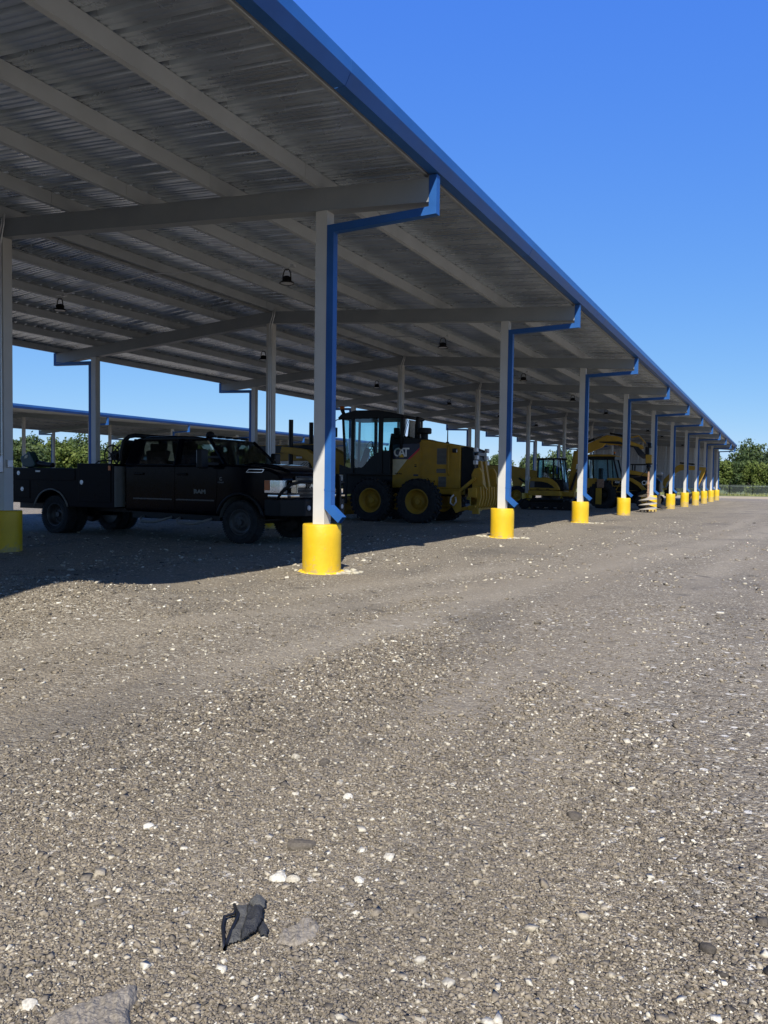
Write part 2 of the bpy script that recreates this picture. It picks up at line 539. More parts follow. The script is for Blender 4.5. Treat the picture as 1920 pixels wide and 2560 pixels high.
def ground_material():
    m = bpy.data.materials.new('gravel_ground')
    t, b, out = nodes_of(m)
    N, L = t.nodes, t.links
    geo = N.new('ShaderNodeNewGeometry')
    P = geo.outputs['Position']
    def vor(scale, feat='F1'):
        v = N.new('ShaderNodeTexVoronoi')
        v.feature = feat
        v.inputs['Scale'].default_value = scale
        L.new(P, v.inputs['Vector'])
        return v
    def noi(scale, detail=4.0, rough=0.55):
        n = N.new('ShaderNodeTexNoise')
        n.inputs['Scale'].default_value = scale
        n.inputs['Detail'].default_value = detail
        n.inputs['Roughness'].default_value = rough
        L.new(P, n.inputs['Vector'])
        return n
    def sep(c):
        s = N.new('ShaderNodeSeparateColor')
        L.new(c, s.inputs[0])
        return s
    def mix(f, a, c, mode='MIX'):
        x = N.new('ShaderNodeMix')
        x.data_type = 'RGBA'
        x.blend_type = mode
        if isinstance(f, float):
            x.inputs[0].default_value = f
        else:
            L.new(f, x.inputs[0])
        for s, i in ((a, 6), (c, 7)):
            if isinstance(s, tuple):
                x.inputs[i].default_value = (*s, 1)
            else:
                L.new(s, x.inputs[i])
        return x.outputs[2]
    def rng(v, a, c, d=0.0, e=1.0):
        x = N.new('ShaderNodeMapRange')
        for k, val in (('From Min', a), ('From Max', c), ('To Min', d), ('To Max', e)):
            x.inputs[k].default_value = val
        L.new(v, x.inputs['Value'])
        return x.outputs[0]
    v1, v2, v3 = vor(125), vor(52), vor(17)
    r1 = ramp(N, STONES)
    L.new(sep(v1.outputs['Color']).outputs[0], r1.inputs[0])
    r2 = ramp(N, STONES)
    L.new(sep(v2.outputs['Color']).outputs[1], r2.inputs[0])
    c = mix(0.45, r1.outputs[0], r2.outputs[0])
    big = N.new('ShaderNodeMath')
    big.operation = 'GREATER_THAN'
    big.inputs[1].default_value = 0.955
    L.new(sep(v3.outputs['Color']).outputs[2], big.inputs[0])
    core = rng(v3.outputs['Distance'], 0.25, 0.4, 1.0, 0.0)
    bm = N.new('ShaderNodeMath')
    bm.operation = 'MULTIPLY'
    L.new(big.outputs[0], bm.inputs[0])
    L.new(core, bm.inputs[1])
    c = mix(bm.outputs[0], c, (0.55, 0.52, 0.45))
    c = patches(N, L, P, c)
    # beyond the yard: dry verge, then grass
    sp = N.new('ShaderNodeSeparateXYZ')
    L.new(P, sp.inputs[0])
    wob = noi(0.12, 5.0)
    ym = N.new('ShaderNodeMath')
    ym.operation = 'MULTIPLY_ADD'
    ym.inputs[1].default_value = 14.0
    L.new(wob.outputs['Fac'], ym.inputs[0])
    L.new(sp.outputs[1], ym.inputs[2])
    sand = rng(ym.outputs[0], 103.0, 106.0)
    g3 = noi(3.0, 8.0, 0.7)
    sandc = ramp(N, [(0.3, (0.30, 0.24, 0.15)), (0.6, (0.42, 0.34, 0.22)), (0.8, (0.2, 0.2, 0.09))])
    L.new(g3.outputs['Fac'], sandc.inputs[0])
    c = mix(sand, c, sandc.outputs[0])
    grassc = ramp(N, [(0.3, (0.07, 0.10, 0.03)), (0.6, (0.15, 0.17, 0.06)), (0.85, (0.30, 0.27, 0.13))])
    L.new(g3.outputs['Fac'], grassc.inputs[0])
    gr = rng(ym.outputs[0], 121.0, 125.0)
    c = mix(gr, c, grassc.outputs[0])
    gx_ = rng(sp.outputs[0], -63.0, -66.0)
    c = mix(gx_, c, grassc.outputs[0])
    L.new(c, b.inputs['Base Color'])
    b.inputs['Roughness'].default_value = 0.93
    b.inputs['Specular IOR Level'].default_value = 0.2
    h1 = N.new('ShaderNodeMath')
    h1.operation = 'MULTIPLY_ADD'
    h1.inputs[1].default_value = -0.0055
    L.new(v1.outputs['Distance'], h1.inputs[0])
    h2 = N.new('ShaderNodeMath')
    h2.operation = 'MULTIPLY_ADD'
    h2.inputs[1].default_value = -0.010
    L.new(v2.outputs['Distance'], h2.inputs[0])
    L.new(h1.outputs[0], h2.inputs[2])
    n4 = noi(5.0, 7.0, 0.65)
    h3 = N.new('ShaderNodeMath')
    h3.operation = 'MULTIPLY_ADD'
    h3.inputs[1].default_value = 0.035
    L.new(n4.outputs['Fac'], h3.inputs[0])
    L.new(h2.outputs[0], h3.inputs[2])
    bp = N.new('ShaderNodeBump')
    bp.inputs['Strength'].default_value = 0.9
    bp.inputs['Distance'].default_value = 1.0
    L.new(h3.outputs[0], bp.inputs['Height'])
    L.new(bp.outputs[0], b.inputs['Normal'])
    MATS['gravel_ground'] = m
ground_material()
gm = bpy.data.meshes.new('ground')
gm.from_pydata(gv, [], gf)
gm.polygons.foreach_set('use_smooth', [True] * len(gm.polygons))
gm.materials.append(MATS['gravel_ground'])
la = gm.attributes.new('lane', 'FLOAT', 'POINT')
la.data.foreach_set('value', np.array([lane(p[0], p[1]) for p in gv], np.float32))
ground = put('ground', gm)
tag(ground, 'grey crushed gravel and asphalt millings yard surface', 'ground', kind='structure')

def stone_material():
    m = bpy.data.materials.new('loose_stone')
    t, b, out = nodes_of(m)
    N, L = t.nodes, t.links
    at = N.new('ShaderNodeAttribute')
    at.attribute_name = 'tint'
    r = ramp(N, STONES)
    L.new(at.outputs['Fac'], r.inputs[0])
    geo = N.new('ShaderNodeNewGeometry')
    nz = N.new('ShaderNodeTexNoise')
    nz.inputs['Scale'].default_value = 140
    nz.inputs['Detail'].default_value = 3
    L.new(geo.outputs['Position'], nz.inputs['Vector'])
    mr = N.new('ShaderNodeMapRange')
    mr.inputs['From Min'].default_value = 0.3
    mr.inputs['From Max'].default_value = 0.7
    mr.inputs['To Min'].default_value = 0.7
    mr.inputs['To Max'].default_value = 1.2
    L.new(nz.outputs['Fac'], mr.inputs['Value'])
    sc = N.new('ShaderNodeVectorMath')
    sc.operation = 'SCALE'
    blend = N.new('ShaderNodeMix')
    blend.data_type = 'RGBA'
    blend.inputs[0].default_value = 0.55
    L.new(r.outputs[0], blend.inputs[6])
    L.new(patches(N, L, geo.outputs['Position'], r.outputs[0]), blend.inputs[7])
    L.new(blend.outputs[2], sc.inputs[0])
    L.new(mr.outputs[0], sc.inputs['Scale'])
    L.new(sc.outputs[0], b.inputs['Base Color'])
    b.inputs['Roughness'].default_value = 0.9
    b.inputs['Specular IOR Level'].default_value = 0.2
    MATS['loose_stone'] = m
stone_material()
RNG = np.random.default_rng(7)
CUBE_V = np.array([(x, y, z) for x in (-1, 1) for y in (-1, 1) for z in (-1, 1)], float) * 0.72
CUBE_F = np.array([(0, 1, 3), (0, 3, 2), (4, 6, 7), (4, 7, 5), (0, 4, 5), (0, 5, 1), (2, 3, 7), (2, 7, 6), (0, 2, 6), (0, 6, 4), (1, 5, 7), (1, 7, 3)])
OCT_V = np.array([(1, 0, 0), (-1, 0, 0), (0, 1, 0), (0, -1, 0), (0, 0, 1), (0, 0, -1)], float)
OCT_F = np.array([(0, 2, 4), (2, 1, 4), (1, 3, 4), (3, 0, 4), (2, 0, 5), (1, 2, 5), (3, 1, 5), (0, 3, 5)])
def stone_cloud(name, xy, rad, tint, sink=0.30, base=(CUBE_V, CUBE_F)):
    CUBE_V, CUBE_F = base
    n = len(xy)
    nv, nf = len(CUBE_V), len(CUBE_F)
    var = np.stack([CUBE_V * (1 + RNG.uniform(-0.32, 0.22, (nv, 1))) + RNG.uniform(-0.26, 0.26, (nv, 3)) for _ in range(48)])
    v = var[RNG.integers(0, 48, n)]
    sc = rad[:, None] * np.stack([RNG.uniform(0.85, 1.5, n), RNG.uniform(0.7, 1.15, n), RNG.uniform(0.32, 0.65, n)], 1)
    v = v * sc[:, None, :]
    a = RNG.uniform(0, 2 * pi, n)
    ca, sa = np.cos(a)[:, None], np.sin(a)[:, None]
    tl = RNG.normal(0, 0.45, n)[:, None]
    x, y, z = v[..., 0], v[..., 1], v[..., 2]
    y, z = y * np.cos(tl) - z * np.sin(tl), y * np.sin(tl) + z * np.cos(tl)
    x, y = x * ca - y * sa, x * sa + y * ca
    zz = np.array([gz(p[0], p[1]) for p in xy]) + rad * (0.45 - sink)
    V = np.stack([x + xy[:, 0:1], y + xy[:, 1:2], z + zz[:, None]], 2).reshape(-1, 3)
    F = (CUBE_F[None] + (np.arange(n) * nv)[:, None, None]).reshape(-1)
    me = bpy.data.meshes.new(name)
    me.vertices.add(n * nv)
    me.vertices.foreach_set('co', V.reshape(-1))
    me.loops.add(len(F))
    me.loops.foreach_set('vertex_index', F)
    me.polygons.add(n * nf)
    me.polygons.foreach_set('loop_start', np.arange(0, n * nf * 3, 3))
    me.update(calc_edges=True)
    at = me.attributes.new('tint', 'FLOAT', 'POINT')
    at.data.foreach_set('value', np.repeat(tint, nv).astype(np.float32))
    at = me.attributes.new('lane', 'FLOAT', 'POINT')
    at.data.foreach_set('value', np.repeat(np.array([lane(p[0], p[1]) for p in xy]), nv).astype(np.float32))
    me.materials.append(MATS['loose_stone'])
    return put(name, me)
def polar_points(n, r0, r1, a0, a1, power):
    u = RNG.uniform(0, 1, n)
    # density falls with distance
    r = (r0 ** (1 - power) + u * (r1 ** (1 - power) - r0 ** (1 - power))) ** (1 / (1 - power)) if power != 1 else r0 * (r1 / r0) ** u
    a = RNG.uniform(radians(a0), radians(a1), n)
    return np.stack([-r * np.sin(a), r * np.cos(a)], 1), r
xy, rr = polar_points(230000, 1.42, 8.5, -14, 62, 1.15)
rad = np.clip(RNG.lognormal(math.log(0.0047), 0.42, len(rr)), 0.0025, 0.015) * np.clip(rr / 2.8, 0.9, 1.7)
keep = np.array([0.50 + 1.3 * noise.noise(Vector((p[0] * 0.9 + 0.14 * p[1], p[1] * 0.22, 7.0))) + 0.5 * noise.noise(Vector((p[0] * 1.7, p[1] * 1.5, 2.0))) for p in xy])
near_ = np.clip((4.5 - rr) / 3.0, 0, 1)
keep -= 1.1 * np.array([lane(p[0], p[1]) for p in xy])
sel = RNG.uniform(0, 1, len(rr)) < np.clip(keep + 0.6 * near_, 0.08, 1.0)
xy, rr, rad = xy[sel], rr[sel], rad[sel]
tint = RNG.uniform(0, 1, len(rr))
xy2, r2 = polar_points(24000, 1.6, 30.0, -22, 66, 0.75)
rad2 = np.clip(RNG.lognormal(math.log(0.0098), 0.42, len(r2)), 0.006, 0.030) * np.clip(r2 / 8, 0.75, 1.5)
k2 = np.array([0.6 + 1.5 * noise.noise(Vector((p[0] * 0.8, p[1] * 0.5, 17.0))) - 0.8 * lane(p[0], p[1]) for p in xy2])
s2 = RNG.uniform(0, 1, len(r2)) < np.clip(k2, 0.06, 1.0)
xy2, r2, rad2 = xy2[s2], r2[s2], rad2[s2]
tint2 = np.where(RNG.uniform(0, 1, len(r2)) < 0.5, RNG.uniform(0.86, 0.985, len(r2)), RNG.uniform(0, 0.8, len(r2)))
g = stone_cloud('gravel', xy, rad, tint, 0.22, (OCT_V, OCT_F))
tag(g, 'loose fine grey and tan gravel over the yard', 'gravel', kind='stuff')
g = stone_cloud('coarse_gravel', xy2, rad2, tint2)
tag(g, 'scattered larger white and grey stones among the fine gravel', 'gravel', kind='stuff')
# ---------------------------------------------------------------- open sheds
BAY = 7.62
XF, XM, XB = -5.3238, -11.40, -17.3786
Y0 = 8.9002
PIER_TOP = 0.674
CW = 0.17                                   # column width
E_F, E_B = -3.834, -18.85                   # rafter ends
Z_RIDGE = 5.102
S_F, S_B = 0.0674, 0.0825                   # slopes of the rafter undersides
RD = 0.285                                  # rafter depth
PH = 0.185                                  # purlin height
def zr(x):
    return Z_RIDGE - (S_F * (x - XM) if x > XM else S_B * (XM - x))
CACHE = {}
def shared(key, make):
    if key not in CACHE:
        CACHE[key] = make()
    return CACHE[key]
PITCH = 0.293
def deck_mesh(x0, x1):
    prof = []
    for k in range(3):
        b = k * PITCH
        prof += [(b, 0), (b + 0.010, 0.0), (b + 0.024, 0.040), (b + 0.076, 0.040), (b + 0.090, 0.0), (b + 0.130, 0.0), (b + 0.138, 0.010), (b + 0.158, 0.010), (b + 0.166, 0.0), (b + 0.212, 0.0), (b + 0.220, 0.010), (b + 0.240, 0.010), (b + 0.248, 0.0)]
    prof += [(3 * PITCH + 0.012, -0.0015)]
    m = MB()
    n = len(prof)
    za, zb = zr(x0) + RD + PH + 0.006, zr(x1) + RD + PH + 0.006
    for t in (0.0, 0.0012):
        o = len(m.v)
        m.v += [(x0, y, za + h + t) for y, h in prof] + [(x1, y, zb + h + t) for y, h in prof]
        for i in range(n - 1):
            q = (o + i, o + i + 1, o + n + i + 1, o + n + i)
            m.f.append(q if t == 0.0 else q[::-1])
    return m.mesh('roof_panel', 'deck_metal')
def spout_mesh(front):
    m = MB()
    w = 0.098
    sg = 1 if front else -1
    xc = (XF if front else XB) + sg * (CW / 2 + w / 2)
    xe = (E_F if front else E_B) + sg * (w / 2 + 0.004)
    ztop = zr(E_F if front else E_B) + RD + 0.03
    d = 0.105
    yb = -CW / 2 + d / 2 - 0.003
    zl = 4.47
    P = [(xe, ztop), (xe, zl + 0.02), (xc, zl - 0.02), (xc, 0.90), (xc + sg * 0.19, 0.735)]
    # mitred strip in the x-z plane
    n = len(P)
    L, R = [], []
    for i in range(n):
        d0 = Vector((P[i][0] - P[i - 1][0], P[i][1] - P[i - 1][1])).normalized() if i > 0 else None
        d1 = Vector((P[i + 1][0] - P[i][0], P[i + 1][1] - P[i][1])).normalized() if i < n - 1 else None
        if d0 is None: d0 = d1
        if d1 is None: d1 = d0
        nn = (Vector((-d0.y, d0.x)) + Vector((-d1.y, d1.x)))
        nn.normalize()
        k = (w / 2) / max(0.35, nn.dot(Vector((-d0.y, d0.x))))
        p = Vector(P[i])
        L.append(p + nn * k)
        R.append(p - nn * k)
    ring = L + R[::-1]
    vs = []
    for a, b in zip(L, R):
        vs += [(a.x, yb - d / 2, a.y), (b.x, yb - d / 2, b.y), (b.x, yb + d / 2, b.y), (a.x, yb + d / 2, a.y)]
    fs = []
    for i in range(n - 1):
        for k in range(4):
            q = (i * 4 + k, i * 4 + (k + 1) % 4, i * 4 + 4 + (k + 1) % 4, i * 4 + 4 + k)
            fs.append(q)
    m.add(vs, fs)
    # seams at the mitres and a sleeve joint
    for z in (1.12,):
        m.box((xc, yb, z), (w + 0.005, d + 0.005, 0.03))
    return m.mesh('downspout', 'blue_trim')
def gutter_mesh(front, length):
    m = MB()
    sg = 1 if front else -1
    e = E_F if front else E_B
    zb = zr(e) + RD + 0.045
    pts = [(0.012, 0.0), (0.135, 0.0), (0.195, 0.115), (0.195, 0.235), (0.165, 0.235), (0.165, 0.215), (0.185, 0.215), (0.185, 0.120), (0.130, 0.008), (0.020, 0.008), (0.020, 0.24), (0.012, 0.24)]
    m.prism([(e + sg * (x - 0.012), zb + z) for x, z in pts], 'y', 0, length)
    return m.mesh('gutter', 'blue_trim')
def purlin_mesh(x, sg, length):
    m = MB()
    t, fl = 0.012, 0.075
    eave = x in (PF[0], PB[0])
    if eave: fl = 0.05
    zb = zr(x) + RD + 0.002
    s = -sg                                 # flanges point up the slope, web faces out
    prof = [(0, 0), (s * fl, 0), (s * fl, 0.022), (s * (fl - t * 0.5), 0.022), (s * (fl - t * 0.5), t * 0.6), (s * t, t * 0.6), (s * t, PH - t * 0.6), (s * fl, PH - t * 0.6), (s * fl, PH), (0, PH)]
    if eave: prof = [(a, max(b, 0.03) + (0.015 if b < 0.03 else 0)) for a, b in prof]
    m.prism([(x + a, zb + b) for a, b in prof], 'y', 0, length)
    return m.mesh('purlin', 'purlin_paint')
def rafter_mesh(front):
    m = MB()
    x0, x1 = (XM, E_F) if front else (E_B, XM)
    hw = CW / 2
    m.prism([(x0, zr(x0)), (x1, zr(x1)), (x1, zr(x1) + RD), (x0, zr(x0) + RD)], 'y', -hw, hw)
    # flange lips, a hair proud of the web
    for z0, z1 in ((0.0, 0.013), (RD - 0.013, RD)):
        m.prism([(x0, zr(x0) + z0 - 0.001), (x1 - 0.003, zr(x1) + z0 - 0.001), (x1 - 0.003, zr(x1) + z1), (x0, zr(x0) + z1)], 'y', -hw - 0.006, hw + 0.006)
    return m.mesh('rafter', 'rafter_paint')
def column_mesh(x):
    m = MB()
    h = CW / 2
    m.bx(x - h, x + h, -h, h, PIER_TOP - 0.01, zr(x) - 0.003)
    return m.mesh('column', 'frame_paint')
PF = [-3.868 - 1.475 * i for i in range(5)] + [XM + 0.16]
PB = [-18.82 + 1.49 * i for i in range(5)] + [XM - 0.16]
def build_shed(label, dx, dy, k0, k1, detail=True, wall=True):
    s = thing('equipment_shed', label, 'shed', (dx, dy, 0))
    y_a, y_b = Y0 + k0 * BAY - 0.7, Y0 + k1 * BAY + 0.75
    for k in range(k0, k1 + 1):
        y = Y0 + k * BAY
        for fr in (True, False):
            put('rafter', shared(('raf', fr), lambda: rafter_mesh(fr)), s, (0, y, 0))
            put('downspout', shared(('sp', fr), lambda: spout_mesh(fr)), s, (0, y, 0))
        for x in (XF, XM, XB):
            put('column', shared(('col', x), lambda: column_mesh(x)), s, (0, y, 0))
    # purlins: lap joints sit a little short of every rafter
    cuts = [y_a] + [Y0 + k * BAY - 0.45 for k in range(k0 + 1, k1 + 1)] + [y_b]
    for i in range(len(cuts) - 1):
        ln = round(cuts[i + 1] - cuts[i] - 0.008, 3)
        for sg, lst in ((1, PF), (-1, PB)):
            for x in lst:
                put('purlin', shared(('pu', x, ln), lambda: purlin_mesh(x, sg, ln)), s, (0, cuts[i], 0))
    n = int(math.ceil((y_b - y_a) / (3 * PITCH)))
    for i in range(n):
        put('roof_panel', shared('pan_f', lambda: deck_mesh(XM, E_F + 0.03)), s, (0, y_a + i * 3 * PITCH, 0))
        put('roof_panel', shared('pan_b', lambda: deck_mesh(E_B - 0.03, XM)), s, (0, y_a + i * 3 * PITCH, 0))
    y_e = y_a + n * 3 * PITCH
    m = MB()
    zt = Z_RIDGE + RD + PH + 0.056
    m.prism([(XM - 0.3, zt - 0.022), (XM, zt), (XM + 0.3, zt - 0.018), (XM + 0.3, zt - 0.016), (XM, zt + 0.003), (XM - 0.3, zt - 0.020)], 'y', y_a, y_e)
    m.build('ridge_cap', 'roof_top_metal', s)
    yy, i = y_a, 0
    # gutter lengths, joints 6.096 m apart
    first = (6.55 - y_a) % 6.096
    marks = [y_a]
    t = y_a + (first if first > 0.5 else 6.096)
    while t < y_e - 0.5:
        marks.append(t)
        t += 6.096
    marks.append(y_e)
    for a, b in zip(marks[:-1], marks[1:]):
        ln = round(b - a - 0.008, 3)
        for fr in (True, False):
            put('gutter', shared(('gu', fr, ln), lambda: gutter_mesh(fr, ln)), s, (0, a, 0))
    # gable trim
    for y in (y_a - 0.03, y_e + 0.005):
        m = MB()
        for x0, x1 in ((XM, E_F + 0.1), (E_B - 0.1, XM)):
            za, zb = zr(x0) + RD, zr(x1) + RD
            m.prism([(x0, za + 0.02), (x1, zb + 0.02), (x1, zb + 0.25), (x0, za + 0.25)], 'y', y, y + 0.025)
        m.build('rake_trim', 'blue_trim', s)
    if wall:
        w = put('end_wall', None, s)
        yw = Y0 + k1 * BAY + CW / 2 + 0.13
        m = MB()
        for z in (0.80, 2.05, 3.55):
            m.bx(XB, XF, yw - 0.125, yw - 0.005, z, z + 0.075)
        wp = m.build('girt', 'girt_paint', s)
        bpy.data.objects.remove(w, do_unlink=True)
        x = XB - 0.05
        while x < XF - 0.3:
            x1 = min(x + 0.9, XF - 0.10)
            m = MB()
            pr = []
            for k in range(3):
                b = x + k * 0.3
                pr += [(b, 0), (b + 0.06, 0), (b + 0.078, 0.03), (b + 0.102, 0.03), (b + 0.12, 0)]
            pr.append((x + 0.9, 0))
            pr = [(min(a, x1), h) for a, h in pr]
            o = len(m.v)
            q = len(pr)
            m.v += [(a, yw + h, 0.80) for a, h in pr] + [(a, yw + h, zr(a) + RD) for a, h in pr]
            m.f += [(i_, i_ + 1, q + i_ + 1, q + i_) for i_ in range(q - 1)]
            m.build('wall_panel', 'wall_metal', s)
            x = x1 + 0.003 if x1 - x > 0.89 else XF
    return s
main_shed = build_shed('long open equipment shed with blue gutters and grey steel frames, nearest the camera', 0, 0, -5, 10)
far_shed = build_shed('second long open shed with blue gutter standing beyond the black pickup', -37.6 - E_F, 36.7 - Y0, -3, 5)

# conduit runs and boxes on the centre columns
for k in range(-1, 10):
    y = Y0 + k * BAY
    m = MB()
    for sx_, ph in ((0.0, 0.0), (0.055, 0.05)):
        x = XM + 0.03 + sx_
        m.tube([(x + 0.11, y - CW / 2 - 0.05, Z_RIDGE + 0.33), (x + 0.10, y - CW / 2 - 0.05, Z_RIDGE + 0.18), (x - 0.01, y - CW / 2 - 0.03, Z_RIDGE - 0.06 - ph), (x - 0.02, y - CW / 2 - 0.022, Z_RIDGE - 0.25), (x - 0.02, y - CW / 2 - 0.022, 1.55)], 0.0125, 6)
    m.build('conduit', 'galv_steel', main_shed)
    m = MB()
    m.bx(XM - 0.05, XM + 0.07, y - CW / 2 - 0.07, y - CW / 2 - 0.001, 1.30, 1.56)
    m.bx(XM - 0.045, XM + 0.065, y - CW / 2 - 0.085, y - CW / 2 - 0.07, 1.31, 1.55)
    m.bx(XM + CW / 2 + 0.001, XM + CW / 2 + 0.05, y - 0.05, y + 0.05, 1.38, 1.50)
    m.build('junction_box', 'galv_steel', main_shed, bevel=0.006)
m = MB()
for k in range(-2, 10):
    y = Y0 + k * BAY
    for x in (-8.22, -14.1):
        zb = zr(x) + RD - 0.02
        m.tube([(XM + 0.05, y + 3.42, Z_RIDGE + RD - 0.05), ((XM + x) / 2, y + 3.42, (Z_RIDGE + RD + zb) / 2 - 0.03), (x, y + 3.42, zb)], 0.011, 6)
m.tube([(XM + 0.05, Y0 - 2 * BAY, Z_RIDGE + RD - 0.03), (XM + 0.05, Y0 + 10 * BAY, Z_RIDGE + RD - 0.03)], 0.0125, 6)
m.tube([(XM + 0.13, Y0 - 2 * BAY, Z_RIDGE + RD + 0.02), (XM + 0.13, Y0 + 10 * BAY, Z_RIDGE + RD + 0.02)], 0.0125, 6)
m.build('ceiling_conduit', 'galv_steel', main_shed)

# ---------------------------------------------------------------- high bay lamps
def lamp_parts():
    a = MB()
    a.lathe([(0.02, 0.155), (0.05, 0.15), (0.075, 0.125), (0.075, 0.075), (0.105, 0.05), (0.148, 0.022), (0.150, 0.0), (0.138, 0.0), (0.130, 0.012), (0.0, 0.013)], n=24, caps=False)
    for i in range(16):
        t = 2 * pi * i / 16
        a.box((0.078 * cos(t), 0.078 * sin(t), 0.095), (0.03, 0.006, 0.07), Matrix.Rotation(t, 3, 'Z'))
    b = MB()
    b.lathe([(0.0, -0.004), (0.09, -0.002), (0.132, 0.009)], n=24, caps=False)
    c = MB()
    c.tube([(-0.098, 0, 0.055), (-0.092, 0, 0.17), (-0.07, 0, 0.25), (-0.035, 0, 0.285), (0.035, 0, 0.285), (0.07, 0, 0.25), (0.092, 0, 0.17), (0.098, 0, 0.055)], 0.013, 6)
    d = MB()
    d.tube([(0.0, 0, 0.285), (0.05, 0, 0.31), (0.12, 0.0, 0.33)], 0.006, 6)
    d.box((0.15, 0.0, 0.34), (0.07, 0.10, 0.05))
    return [('housing', a.mesh('housing', 'black_plastic', True)), ('lens', b.mesh('lens', 'lamp_lens', True)), ('bracket', c.mesh('bracket', 'black_plastic', True)), ('hook', d.mesh('hook', 'galv_steel'))]
LP = lamp_parts()
for k in range(0, 10):
    for x, side, row in ((-8.22, 1, 'front'), (-14.1, -1, 'rear')):
        z = zr(x) + RD - 0.318
        t = thing('high_bay_light', f'black bell-shaped high bay lamp, {ORD[k]} one along the {row} roof slope', 'lamp', (x, Y0 + 3.5 + k * BAY, z), 0.0, 'high bay lamps under the shed roof')
        t.scale = (0.92, 0.92, 0.92)
        for n_, me in LP:
            put(n_, me, t)

# ---------------------------------------------------------------- painted piers
def pier(x, y, label, group, seed):
    rnd = random.Random(seed)
    zb = gz(x, y) - 0.25
    n = 40
    rows = [0.257, 0.256, 0.255, 0.255, 0.2545, 0.254, 0.247]
    zs = [zb] + [zb + (PIER_TOP - 0.02 - zb) * i / 5 for i in range(1, 6)] + [PIER_TOP - 0.002]
    m = MB()
    ph = rnd.uniform(0, 6)
    vs, fs = [], []
    for r, z in zip(rows, zs):
        for i in range(n):
            t = 2 * pi * i / n
            q = r + 0.003 * sin(3 * t + ph + z * 2) + rnd.uniform(-0.0008, 0.0008)
            vs.append((q * cos(t), q * sin(t), z))
    for j in range(len(rows) - 1):
        fs += [(j * n + i, j * n + (i + 1) % n, (j + 1) * n + (i + 1) % n, (j + 1) * n + i) for i in range(n)]
    fs.append(tuple((len(rows) - 1) * n + i for i in range(n)))
    m.add(vs, fs)
    o = m.build('concrete_pier', 'pier_yellow', None, smooth=True, loc=(x, y, 0))
    for p in o.data.polygons:
        if len(p.vertices) > 4:
            p.use_smooth = False
    return tag(o, label, 'pier', group)
for k in range(0, 11):
    lab = 'large yellow concrete pier under the nearest front column, pale spill at its foot' if k == 0 else ('farthest yellow concrete pier in the sunlit front row, by the end wall' if k == 10 else f'yellow painted concrete pier, {ORD[k]} from the camera in the sunlit front row')
    pier(XF, Y0 + k * BAY, lab, 'yellow piers along the sunlit front', k)
for k in range(0, 6):
    lab = 'shaded yellow concrete pier at the left edge, left of the pickup' if k == 0 else f'shaded yellow concrete pier, {ORD[k]} one in the middle column row'
    pier(XM, Y0 + k * BAY, lab, 'yellow piers along the middle row', 30 + k)
for k in range(1, 6):
    pier(XB, Y0 + k * BAY, f'shaded yellow concrete pier, {ORD[k]} one in the rear column row', 'yellow piers along the rear row', 60 + k)
# ---------------------------------------------------------------- wheels shared by the machines
def wheel(parent, x, y, r, w, rr, rim, side, lugs=0, lugh=0.02, dish=0.5, bolts=8, name='wheel', z=None):
    """tyre with a rim and hub under it; side -1 faces the camera"""
    z = r if z is None else z
    m = MB()
    h = w / 2
    prof = [(rr, -h * 0.80), (rr + (r - rr) * 0.25, -h * 0.96), (rr + (r - rr) * 0.6, -h), (r - 0.055 * r, -h * 0.93), (r - 0.012, -h * 0.74), (r, -h * 0.45), (r, h * 0.45), (r - 0.012, h * 0.74), (r - 0.055 * r, h * 0.93), (rr + (r - rr) * 0.6, h), (rr + (r - rr) * 0.25, h * 0.96), (rr, h * 0.80)]
    m.lathe(prof, (x, y, z), 'y', 40, caps=False)
    # raised ring on the sidewall
    rm = rr + (r - rr) * 0.42
    m.lathe([(rm - 0.012, side * h * 0.97), (rm - 0.006, side * (h + 0.006)), (rm + 0.010, side * (h + 0.006)), (rm + 0.018, side * h * 0.99)], (x, y, z), 'y', 40, caps=False)
    for i in range(lugs):
        for sd in (-1, 1):
            a = 2 * pi * (i + (0.5 if sd > 0 else 0)) / lugs
            c, q = cos(a), sin(a)
            R = Matrix(((c, 0, -q), (0, 1, 0), (q, 0, c))) @ Matrix.Rotation(0.35 * sd, 3, 'X')
            m.box((x + (r + lugh * 0.1) * c, y + sd * h * 0.48, z + (r + lugh * 0.1) * q), (lugh * 1.4, h * 0.82, 2 * pi * r / lugs * 0.55), R)
    t = m.build(name, 'rubber', parent, smooth=False)
    d = dish * h
    k = MB()
    s = side
    k.lathe([(rr + 0.002, s * h * 0.80), (rr * 1.03, s * h * 0.86), (rr * 0.99, s * h * 0.90), (rr * 0.93, s * h * 0.84), (rr * 0.90, s * (h * 0.84 - d * 0.5)), (rr * 0.80, s * (h * 0.84 - d)), (rr * 0.62, s * (h * 0.84 - d)), (rr * 0.60, s * (h * 0.84 - d * 0.80)), (rr * 0.2, s * (h * 0.84 - d * 0.76)), (0.001, s * (h * 0.84 - d * 0.74))], (x, y, z), 'y', 32, caps=False)
    k.lathe([(rr + 0.002, -s * h * 0.80), (rr * 0.7, -s * h * 0.5), (0.001, -s * h * 0.5)], (x, y, z), 'y', 24, caps=False)
    ro = k.build('rim', rim, t, smooth=True)
    b = MB()
    for i in range(bolts):
        a = 2 * pi * i / bolts
        for rb in (0.46,):
            px, pz = x + rr * rb * cos(a), z + rr * rb * sin(a)
            yb = y + s * (h * 0.84 - d * 0.78)
            b.cyl((px, yb, pz), (px, yb + s * 0.022, pz), 0.014 * max(1, rr / 0.3), n=6)
    b.cyl((x, y + s * (h * 0.84 - d * 0.76), z), (x, y + s * (h * 0.84 - d * 0.76 + 0.05), z), rr * 0.26, rr * 0.22, 16)
    b.build('hub', rim, t)
    return t
